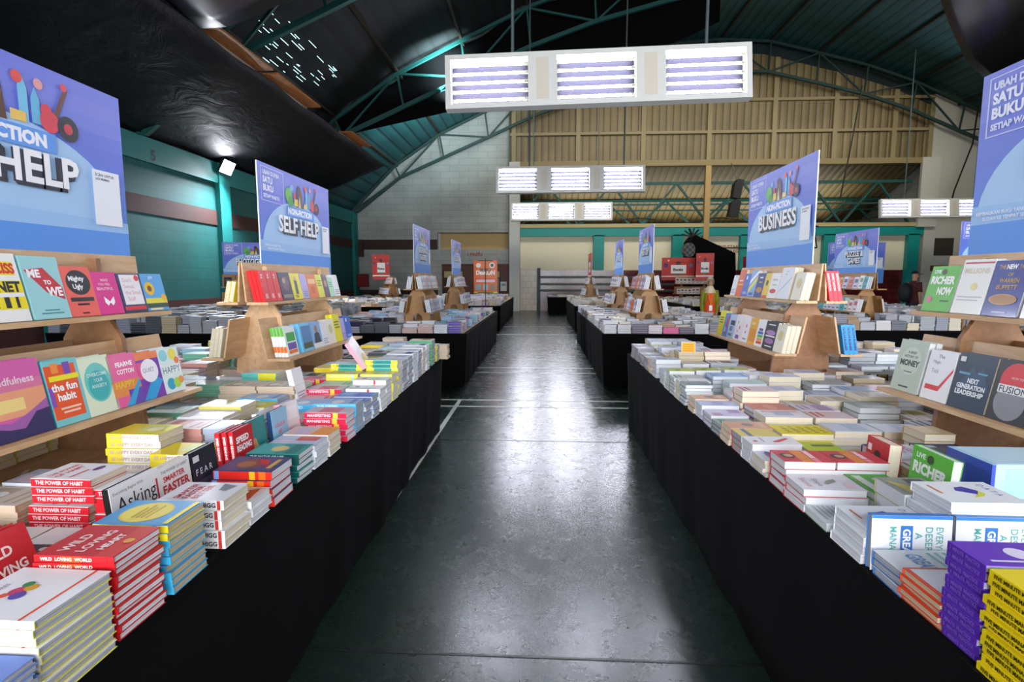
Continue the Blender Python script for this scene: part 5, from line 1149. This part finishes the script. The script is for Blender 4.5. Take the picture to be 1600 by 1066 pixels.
for k in range(1, 16, 1): a.box(SP[k] - .04, YF, roofz(SP[k]) - .14, SP[k] + .04, YB, roofz(SP[k]) - .05, mat('30281c', .6))
struct(a, 'trim_11')

# black fabric under the roof
def sheet(name, label, grid, m, thick=.01, group='black fabric sheets'):
    """grid of rows of points -> one hanging sheet"""
    a = MB(); R, Cn = len(grid), len(grid[0])
    vs = [p for row in grid for p in row]
    fs = [(r * Cn + c, r * Cn + c + 1, (r + 1) * Cn + c + 1, (r + 1) * Cn + c) for r in range(R - 1) for c in range(Cn - 1)]
    a.add(vs, fs, m, True); o = a.build(name); md = o.modifiers.new('s', 'SOLIDIFY'); md.thickness = thick
    return tag(o, label, 'fabric', group)
def lerp(a, b, t): return a + (b - a) * t
rnd = random.Random(3)
def sag(s, t): return -.18 * math.sin(PI * s) * (1 + .4 * math.sin(7 * t)) + .035 * math.sin(31 * t + 3 * s) + .03 * math.sin(17 * t + 9 * s)
FAB, N_, L_, B_ = nodemat('black_ceiling_fabric')
B_.inputs['Base Color'].default_value = lin('0d0f14'); B_.inputs['Roughness'].default_value = .62; B_.inputs['Specular IOR Level'].default_value = .22
_n = noise(N_, L_, 2.2, 5, objvec(N_, L_, (1, .5, 1)), .6, 1.0); bump(N_, L_, B_, _n.outputs['Fac'], .5, .08)
g = []
for i in range(13):
    s = i / 12; g.append([(lerp(-8.98, -6.0, s), y, lerp(4.75, 5.85, s) + sag(s, y) * .6) for y in [YF + .2 + (21 - YF) * k / 60 for k in range(61)]])
sheet('black_ceiling_cloth', 'black cloth rising from the teal wall to the left roof edge', g, FAB)
g = []
for i in range(11):
    s = i / 10; g.append([(x, 18.9 + .25 * math.sin(x * 2.2) * (1 - s) + s * .0, lerp(roofz(x) - .06, 6.35 + .2 * (x + 6.9) + .02 * max(0, x + 1) ** 2, s)) for x in [-6.9 + 12.6 * k / 40 for k in range(41)]])
sheet('black_ceiling_cloth', 'black cloth hanging across the roof behind the big lamp bank', g, BLACK)
PR, N_, L_, B_ = nodemat('printed_dark_fabric')
_v = objvec(N_, L_, (.35, .35, .35)); _n = noise(N_, L_, 1.3, 3, _v, .5, 1.5)
_r = ramp(N_, L_, _n.outputs['Fac'], [(.42, '060608'), (.5, '120b26'), (.56, '17123c'), (.6, '3c120e'), (.66, '08080b'), (.72, '22260a')])
L_.new(_r.outputs['Color'], B_.inputs['Base Color']); B_.inputs['Roughness'].default_value = .35
g = []
for i in range(9):
    s = i / 8; g.append([(lerp(-6.0, -2.2, s), lerp(3.0, 9.8, t), lerp(5.95, 7.4, s) - .55 * math.sin(PI * s) * (1 - .3 * t) + .1 * math.sin(9 * s + 4 * t)) for t in [k / 16 for k in range(17)]])
sheet('printed_cloth', 'dark purple and red printed cloth at the top left', g, PR)
g = []
for i in range(13):
    s = i / 12; X_ = [10.0, 10.4, 10.9, 11.4, 12.2, 13.0, 14.2, 15.5, 17, 19, 21, 23, 24.8][i]; Z_ = [9.9, 9.2, 8.2, 7.4, 6.8, 6.4, 6.15, 6.1, 6.1, 6.0, 5.8, 5.4, 4.7][i]
    g.append([(X_, y, min(Z_ + .5 * sag(.5, y) + .25 * math.sin(y * .9 + i * .5) * (1 - s), roofz(X_) - .1)) for y in [3.6 + 12.4 * k / 40 for k in range(41)]])
sheet('printed_cloth', 'dark printed cloth at the top right under the roof', g, PR)
g = []
for i in range(9):
    s = i / 8; g.append([(lerp(-7.5, -1.0, s), y, lerp(6.9, 9.4, s) + sag(s, y)) for y in [8.5 + 3.5 * k / 20 for k in range(21)]])
sheet('black_ceiling_cloth', 'black cloth high under the roof at the upper left', g, FAB)
# broken ceiling boards, coloured as if orange-lit, along the left roof edge, and daylight slits
OB = wood('orange_lit_board', '6c3c18', '9a5c24', 'b87434')  # brown wood with orange lamplight put into its colour
for i, (y0, y1) in enumerate(((9.9, 11.9), (12.1, 14.4), (16.8, 18.6))):
    a = MB(); a.box(-6.1, y0, 5.93, -5.72, y1, 5.97, OB); a.box(-6.15, y0, 5.88, -6.08, y1, 5.98, mat('8c8474', .5))
    tag(a.build('ceiling_board'), 'brown ceiling board with painted orange light along the left roof edge, %s' % ['nearest', 'middle', 'farthest'][i], 'board', 'ceiling boards')
SL = mat('a8d8dc', .5, 0, 0, 1.0)
a = MB()
for k in range(70):
    x = rnd.uniform(-7.4, -5.9); y = 12.2 + rnd.random() * 4.2; z = roofz(x) - .12
    l = rnd.uniform(.1, .45); a.box(x - .007, y, z - .01, x + .007, y + l, z, SL)
tag(a.build('roof_slits'), 'bright daylight slits between roof sheets, upper left', 'slits', kind='stuff')

# ------------------------------------------------------------------ fluorescent lamp banks
FRAME = mat('dcdcd8', .5); INN = mat('1c1b24', .8, spec=.1); TUBE = mat('eef0ff', .3, 0, 0, TUBE_POWER); CAPM = mat('8c8878', .5)
def lamp_bank(label, x0, y, z0, n_tubes=5, tilt=.1, roll=0.0, top=9.0, Wd=4.38, Hd=.78, rz=0):
    xc = x0 + Wd / 2
    root = empty('lamp_bank', T(xc, y, z0) @ RZ(rz) @ RY(-roll) @ RX(-tilt))
    a = MB(); d = .16; w2 = Wd / 2; bt = .07; bay = (Wd - 2 * .42 - .16) / 3
    a.box(-w2, 0, 0, w2, d, bt, FRAME); a.box(-w2, 0, Hd - bt, w2, d, Hd, FRAME); a.box(-w2, 0, bt, -w2 + .08, d, Hd - bt, FRAME); a.box(w2 - .08, 0, bt, w2, d, Hd - bt, FRAME)
    xs_ = []; x = -w2 + .08
    for k in range(3):
        xs_.append((x, x + bay)); x += bay
        if k < 2: a.box(x, -.004, bt, x + .42, d, Hd - bt, FRAME); x += .42
    a.build('frame', root)
    a = MB(); a.box(-w2 + .08, d - .02, bt, w2 - .08, d, Hd - bt, INN); a.build('back_plate', root)
    for k in range(2):
        x = xs_[k][1]; a = MB(); a.box(x + .12, -.008, bt + .02, x + .3, -.004, Hd - bt - .02, mat('d8cfc0', .6)); a.build('cover_panel', root)
    for (b0, b1) in xs_:
        for t in range(n_tubes):
            z = bt + (Hd - 2 * bt) * (t + .5) / n_tubes
            a = MB(); a.bar((b0 + .04, .07, z), (b1 - .06, .07, z), .036, .036, TUBE, 8, True); o = a.build('tube', root)
            for q0, q1 in ((b0, b0 + .04), (b1 - .06, b1)):
                c = MB(); c.box(q0, .05, z - .02, q1, .09, z + .02, CAPM); c.build('socket', o)
    for sx in (-.55, .72):
        a = MB(); px = sx * w2
        Rm = (RZ(rz) @ RY(-roll) @ RX(-tilt)).to_3x3(); p0 = Vector((px, d / 2, Hd)); wz = z0 + (Rm @ p0).z
        p1 = Rm.inverted() @ (Rm @ p0 + Vector((0, 0, roofz(xc + px) - .01 - wz)))
        a.bar(p0, p1, .045, .045, mat('4c5c60', .5), 6); a.build('hanger', root)
    tag(root, label, 'lamp bank', 'fluorescent lamp banks'); return root
lamp_bank('large fluorescent lamp bank hanging nearest, top centre', -1.4, 8.2, 4.02, 5, roll=.022, top=10.6)
lamp_bank('middle fluorescent lamp bank below the big one', -1.34, 16.5, 4.06, 6, top=10.6, roll=.003)
lamp_bank('smallest fluorescent lamp bank above the teal beam', -1.32, 24.0, 4.04, 6, top=10.6)
lamp_bank('fluorescent lamp bank at the right, beside the border sign', 14.2, 24.0, 4.08, 5, top=9.6)
# the same rows continue over and behind the camera and along the other side of the hall
lamp_bank('lamp bank of the middle row directly above the front tables', -1.37, 1.2, 4.05, 5, tilt=1.2, top=10.6)
lamp_bank('lamp bank of the middle row behind the camera', -1.37, -3.8, 4.05, 5, tilt=-2.6 + PI * 0, top=4.9)
lamp_bank('lamp bank of the right row, two places nearer', 14.2, 8.2, 4.05, 5, top=9.6)
lamp_bank('lamp bank of the right row, one place nearer', 14.2, 16.5, 4.05, 5, top=9.6)

# ------------------------------------------------------------------ cables, speaker, black draped booth
def strand(name, label, pts, r, m, cat, group=None):
    a = MB()
    for p, q in zip(pts, pts[1:]): a.bar(p, q, r, r, m, 6)
    return tag(a.build(name), label, cat, group)
BK = mat('101012', .6)
strand('hanging_cable', 'black cable hanging by the right white pillar', [(18.9, 25.6, 9.0), (18.8, 25.6, 7.4), (18.2, 25.6, 5.4), (18.1, 25.6, 4.8)], .07, BK, 'cable', 'cables')
strand('hanging_cable', 'long dark cable before the right corrugated bays', [(13.3, 24.4, 9.5), (13.0, 24.4, 7), (12.7, 24.4, 4.9)], .06, BK, 'cable', 'cables')
strand('sagging_cable', 'dark cable sagging along the steel beam above the panels', [(x, YB - .03, 4.25 + .12 * math.sin(x * 1.7)) for x in [-.5 + .5 * k for k in range(34)]], .05, BK, 'cable')
root = empty('hanging_speaker', T(8.55, 25.2, 4.3))
a = MB(); a.prism([(-.25, 0), (.15, -.05), (.25, .6), (.1, .75), (-.15, .6)], -.2, .2, 'y', BK); a.build('lower_horn', root)
a = MB(); a.prism([(-.12, .8), (.2, .75), (.35, 1.55), (.1, 1.6), (-.05, 1.4)], -.2, .2, 'y', BK); a.build('upper_horn', root)
a = MB(); a.bar((.05, 0, .6), (.1, 0, .9), .06, .06, BK); a.bar((.1, 0, 1.5), (.2, 1.12, 2.55), .03, .03, mat('707068')); a.build('bracket', root)
tag(root, 'black twin horn speaker hanging before the annex opening', 'speaker')
root = empty('draped_booth', T(7.0, 24.0, 0))
a = MB(); a.prism([(-.75, 0), (-.75, 3.1), (-.55, 3.35), (1.1, 2.6), (1.25, 0)], -.6, .6, 'y', BLACK); a.build('black_drape', root)
a = MB()
for k in range(6):
    an = .5 + k * .45; a.bar((-.55, -.1, 3.3), (-.55 + .42 * math.cos(an), -.1 + .05 * k, 3.3 + .38 * math.sin(an)), .1, .05, BK)
a.build('black_tassel', root)
PLD, N_, L_, B_ = nodemat('plaid')
_c = N_.new('ShaderNodeTexChecker'); _c.inputs['Scale'].default_value = 9; _c.inputs['Color1'].default_value = lin('5c5c60'); _c.inputs['Color2'].default_value = lin('2c2c34')
L_.new(N_.new('ShaderNodeTexCoord').outputs['Object'], _c.inputs['Vector']); L_.new(_c.outputs['Color'], B_.inputs['Base Color'])
a = MB(); n_ = 14
ring = [(-.86 + .24 * math.cos(2 * PI * k / n_), 2.72 + .3 * math.sin(2 * PI * k / n_)) for k in range(n_)]
a.prism(ring, -.85, -.45, 'y', PLD); a.build('plaid_bundle', root)
tag(root, 'tall booth draped in black cloth with a grey plaid bundle', 'booth')
strand('overhead_frame', 'thin dark hanging frame before the cream panels', [(7.9, 25.9, 2.95), (12.6, 25.9, 2.95), (12.6, 26.34, 4.0), (12.6, 25.9, 3.9), (10.1, 25.9, 3.9), (10.1, 25.9, 2.95)], .06, BK, 'frame')
a = MB(); art(a, [('t', 'PERPUSTAKAAN', .0, .55, .4, '9c5c54', 1, .02), ('t', 'KELUARGA', .1, .05, .4, '9c5c54', .8, .02)], 1.5, .4, lambda x, y, h: (8.3 + x, YB + .295 - h, 2.75 + y), clip=False); tag(a.build('wall_lettering'), 'faded red lettering on the cream panel beside the steel post', 'lettering')

# ------------------------------------------------------------------ people
def skinned(name, pts, edges, parent, m, sub=2):
    me = bpy.data.meshes.new(name); me.from_pydata([p[:3] for p in pts], edges, [])
    o = bpy.data.objects.new(name, me); COL.objects.link(o); o.parent = parent
    md = o.modifiers.new('skin', 'SKIN'); me.materials.append(m)
    for v, p in zip(me.skin_vertices[0].data, pts):
        v.radius = (p[3], p[4] if len(p) > 4 else p[3])
    me.skin_vertices[0].data[0].use_root = True
    md.use_smooth_shade = True
    s = o.modifiers.new('sub', 'SUBSURF'); s.levels = sub; s.render_levels = sub
    return o
def ell(mb, c, r, m, seg=16, M=None, keep=lambda p: True):
    n2 = seg // 2; vs = []; 
    for i in range(n2 + 1):
        th = PI * i / n2
        for j in range(seg):
            ph = 2 * PI * j / seg; vs.append((c[0] + r[0] * math.sin(th) * math.cos(ph), c[1] + r[1] * math.sin(th) * math.sin(ph), c[2] + r[2] * math.cos(th)))
    fs = []
    for i in range(n2):
        for j in range(seg):
            f = (i * seg + j, i * seg + (j + 1) % seg, (i + 1) * seg + (j + 1) % seg, (i + 1) * seg + j)
            if all(keep(vs[q]) for q in f): fs.append(f[::-1])
    mb.add(vs, fs, m, True, M)
SKIN = mat('b98a6c', .6)
def person(label, x, y, rz, h, clothes):
    root = empty('person', T(x, y, 0) @ RZ(rz)); k = h / 1.7
    # faces -y in the local frame
    P = [(0, 0, .93, .13, .10), (0, -.01, 1.12, .12, .09), (0, -.01, 1.32, .15, .095), (0, 0, 1.44, .055), (0, -.01, 1.50, .055), (0, -.015, 1.60, .082, .1), (0, -.01, 1.655, .06),
         (.17, 0, 1.38, .055), (.22, .01, 1.12, .042), (.2, -.05, .88, .033), (.19, -.09, .80, .03),
         (-.17, 0, 1.38, .055), (-.22, .01, 1.12, .042), (-.2, -.05, .88, .033), (-.19, -.09, .80, .03),
         (.09, 0, .82, .09), (.1, 0, .48, .062), (.1, .01, .09, .042), (.1, -.12, .04, .035),
         (-.09, 0, .82, .09), (-.1, 0, .48, .062), (-.1, .01, .09, .042), (-.1, -.12, .04, .035)]
    E_ = [(0, 1), (1, 2), (2, 3), (3, 4), (4, 5), (5, 6), (2, 7), (7, 8), (8, 9), (9, 10), (2, 11), (11, 12), (12, 13), (13, 14), (0, 15), (15, 16), (16, 17), (17, 18), (0, 19), (19, 20), (20, 21), (21, 22)]
    for s in (1, -1):                       # fingers and thumb
        base = 10 if s > 0 else 14
        for q, (dx, dy, ln) in enumerate(((-.022, -.02, .075), (-.008, -.024, .085), (.008, -.024, .08), (.022, -.018, .065))):
            P.append((s * .19 + dx, -.10 + dy * .4, .76, .009)); P.append((s * .19 + dx, -.11 + dy, .76 - ln, .007))
            E_ += [(base, len(P) - 2), (len(P) - 2, len(P) - 1)]
        P.append((s * .15, -.11, .78, .01)); P.append((s * .14, -.13, .745, .008)); E_ += [(base, len(P) - 2), (len(P) - 2, len(P) - 1)]
    P = [tuple(v * k for v in p) for p in P]
    skinned('body', P, E_, root, SKIN)
    clothes(root, k); tag(root, label, 'person'); root.scale = (.8, .88, 1) if 'headscarf' in label else (1, 1, 1); return root
def face(root, k, m_eye=mat('1c1412')):
    a = MB()
    for s in (1, -1): ell(a, (s * .032 * k, -.092 * k, 1.60 * k), (.012 * k, .008 * k, .007 * k), m_eye, 8); a.box(s * .032 * k - .016 * k, -.1 * k, 1.618 * k, s * .032 * k + .016 * k, -.092 * k, 1.623 * k, m_eye)
    a.build('eyes', root)
    a = MB(); a.prism([(-.012 * k, 1.56 * k), (.012 * k, 1.56 * k), (0, 1.6 * k)], -.118 * k, -.085 * k, 'y', SKIN); a.build('nose', root)
    a = MB(); ell(a, (0, -.094 * k, 1.535 * k), (.022 * k, .008 * k, .006 * k), mat('9c4c44', .5), 8); a.build('mouth', root)
def tube_cloth(name, root, rings, m, seg=20):
    a = MB(); vs = []
    for (cx, cy, z, rx, ry) in rings:
        for j in range(seg): t = 2 * PI * j / seg; vs.append((cx + rx * math.cos(t), cy + ry * math.sin(t), z))
    fs = [(i * seg + j, i * seg + (j + 1) % seg, (i + 1) * seg + (j + 1) % seg, (i + 1) * seg + j) for i in range(len(rings) - 1) for j in range(seg)]
    a.add(vs, fs, m, True); return a.build(name, root)
def woman(root, k):
    face(root, k)
    OR = mat('e8501c', .7); YG = mat('8c8420', .8)
    tube_cloth('dress', root, [(0, 0, z * k, rx * k, ry * k) for z, rx, ry in ((.1, .25, .2), (.5, .24, .19), (.85, .215, .165), (1.1, .17, .135), (1.3, .195, .135), (1.4, .15, .1), (1.43, .07, .07))], YG)
    tube_cloth('orange_vest', root, [(0, -.006 * k, z * k, rx * k, ry * k) for z, rx, ry in ((.42, .2, .2), (.7, .19, .19), (.95, .18, .175), (1.15, .145, .15), (1.3, .14, .15), (1.4, .1, .12))], OR)
    for s in (1, -1):
        a = MB(); pts = [(s * .17, 0, 1.4), (s * .225, .01, 1.12), (s * .205, -.05, .9)]
        for (p, q, w1) in ((pts[0], pts[1], .13), (pts[1], pts[2], .11)):
            a.bar(tuple(v * k for v in p), tuple(v * k for v in q), w1 * k, w1 * k, YG, 10, True)
        a.build('sleeve', root)
    a = MB(); ell(a, (0, .01 * k, 1.6 * k), (.112 * k, .125 * k, .125 * k), mat('d8cba8', .8), 20, keep=lambda p: not (p[1] < -.07 * k and 1.5 * k < p[2] < 1.67 * k and abs(p[0]) < .065 * k))
    a.build('headscarf', root)
    tube_cloth('scarf_drape', root, [(0, 0, z * k, rx * k, ry * k) for z, rx, ry in ((1.34, .17, .15), (1.42, .13, .12), (1.5, .085, .09))], mat('d8cba8', .8))
    a = MB()
    for s in (1, -1): a.bar((s * .08 * k, -.12 * k, 1.38 * k), (0, -.205 * k, 1.05 * k), .02 * k, .008 * k, mat('e8a830'))
    a.build('lanyard', root)
    a = MB(); a.box(-.045 * k, -.215 * k, .93 * k, .045 * k, -.205 * k, 1.06 * k, mat('ece8e4', .4)); a.build('name_badge', root)
person('person in cream headscarf and orange vest over yellow-green sleeves, standing between tables', 3.62, 11.9, -.15, 1.54, woman)
def man(root, k):
    face(root, k); SH = mat('4c1a1e', .8); BKP = mat('16171c', .7)
    tube_cloth('shirt', root, [(0, 0, z * k, rx * k, ry * k) for z, rx, ry in ((.86, .19, .15), (1.1, .18, .145), (1.32, .21, .145), (1.41, .14, .1), (1.45, .07, .07))], SH)
    tube_cloth('trousers', root, [(0, 0, z * k, rx * k, ry * k) for z, rx, ry in ((.05, .17, .1), (.5, .18, .12), (.88, .18, .145))], BKP)
    for s in (1, -1):
        a = MB(); a.bar(tuple(v * k for v in (s * .17, 0, 1.4)), tuple(v * k for v in (s * .225, .01, 1.14)), .14 * k, .14 * k, SH, 10, True); a.build('sleeve', root)
    a = MB(); ell(a, (0, .005 * k, 1.62 * k), (.095 * k, .115 * k, .1 * k), BKP, 16, keep=lambda p: p[2] > 1.625 * k); a.box(-.07 * k, -.19 * k, 1.625 * k, .07 * k, -.09 * k, 1.637 * k, BKP); a.build('cap', root)
    a = MB(); ell(a, (0, .24 * k, 1.12 * k), (.18 * k, .16 * k, .27 * k), BKP, 16); a.build('backpack', root)
person('person in dark red shirt and black cap with backpack, right background', 10.45, 15.9, PI / 2 + .1, 1.72, man)
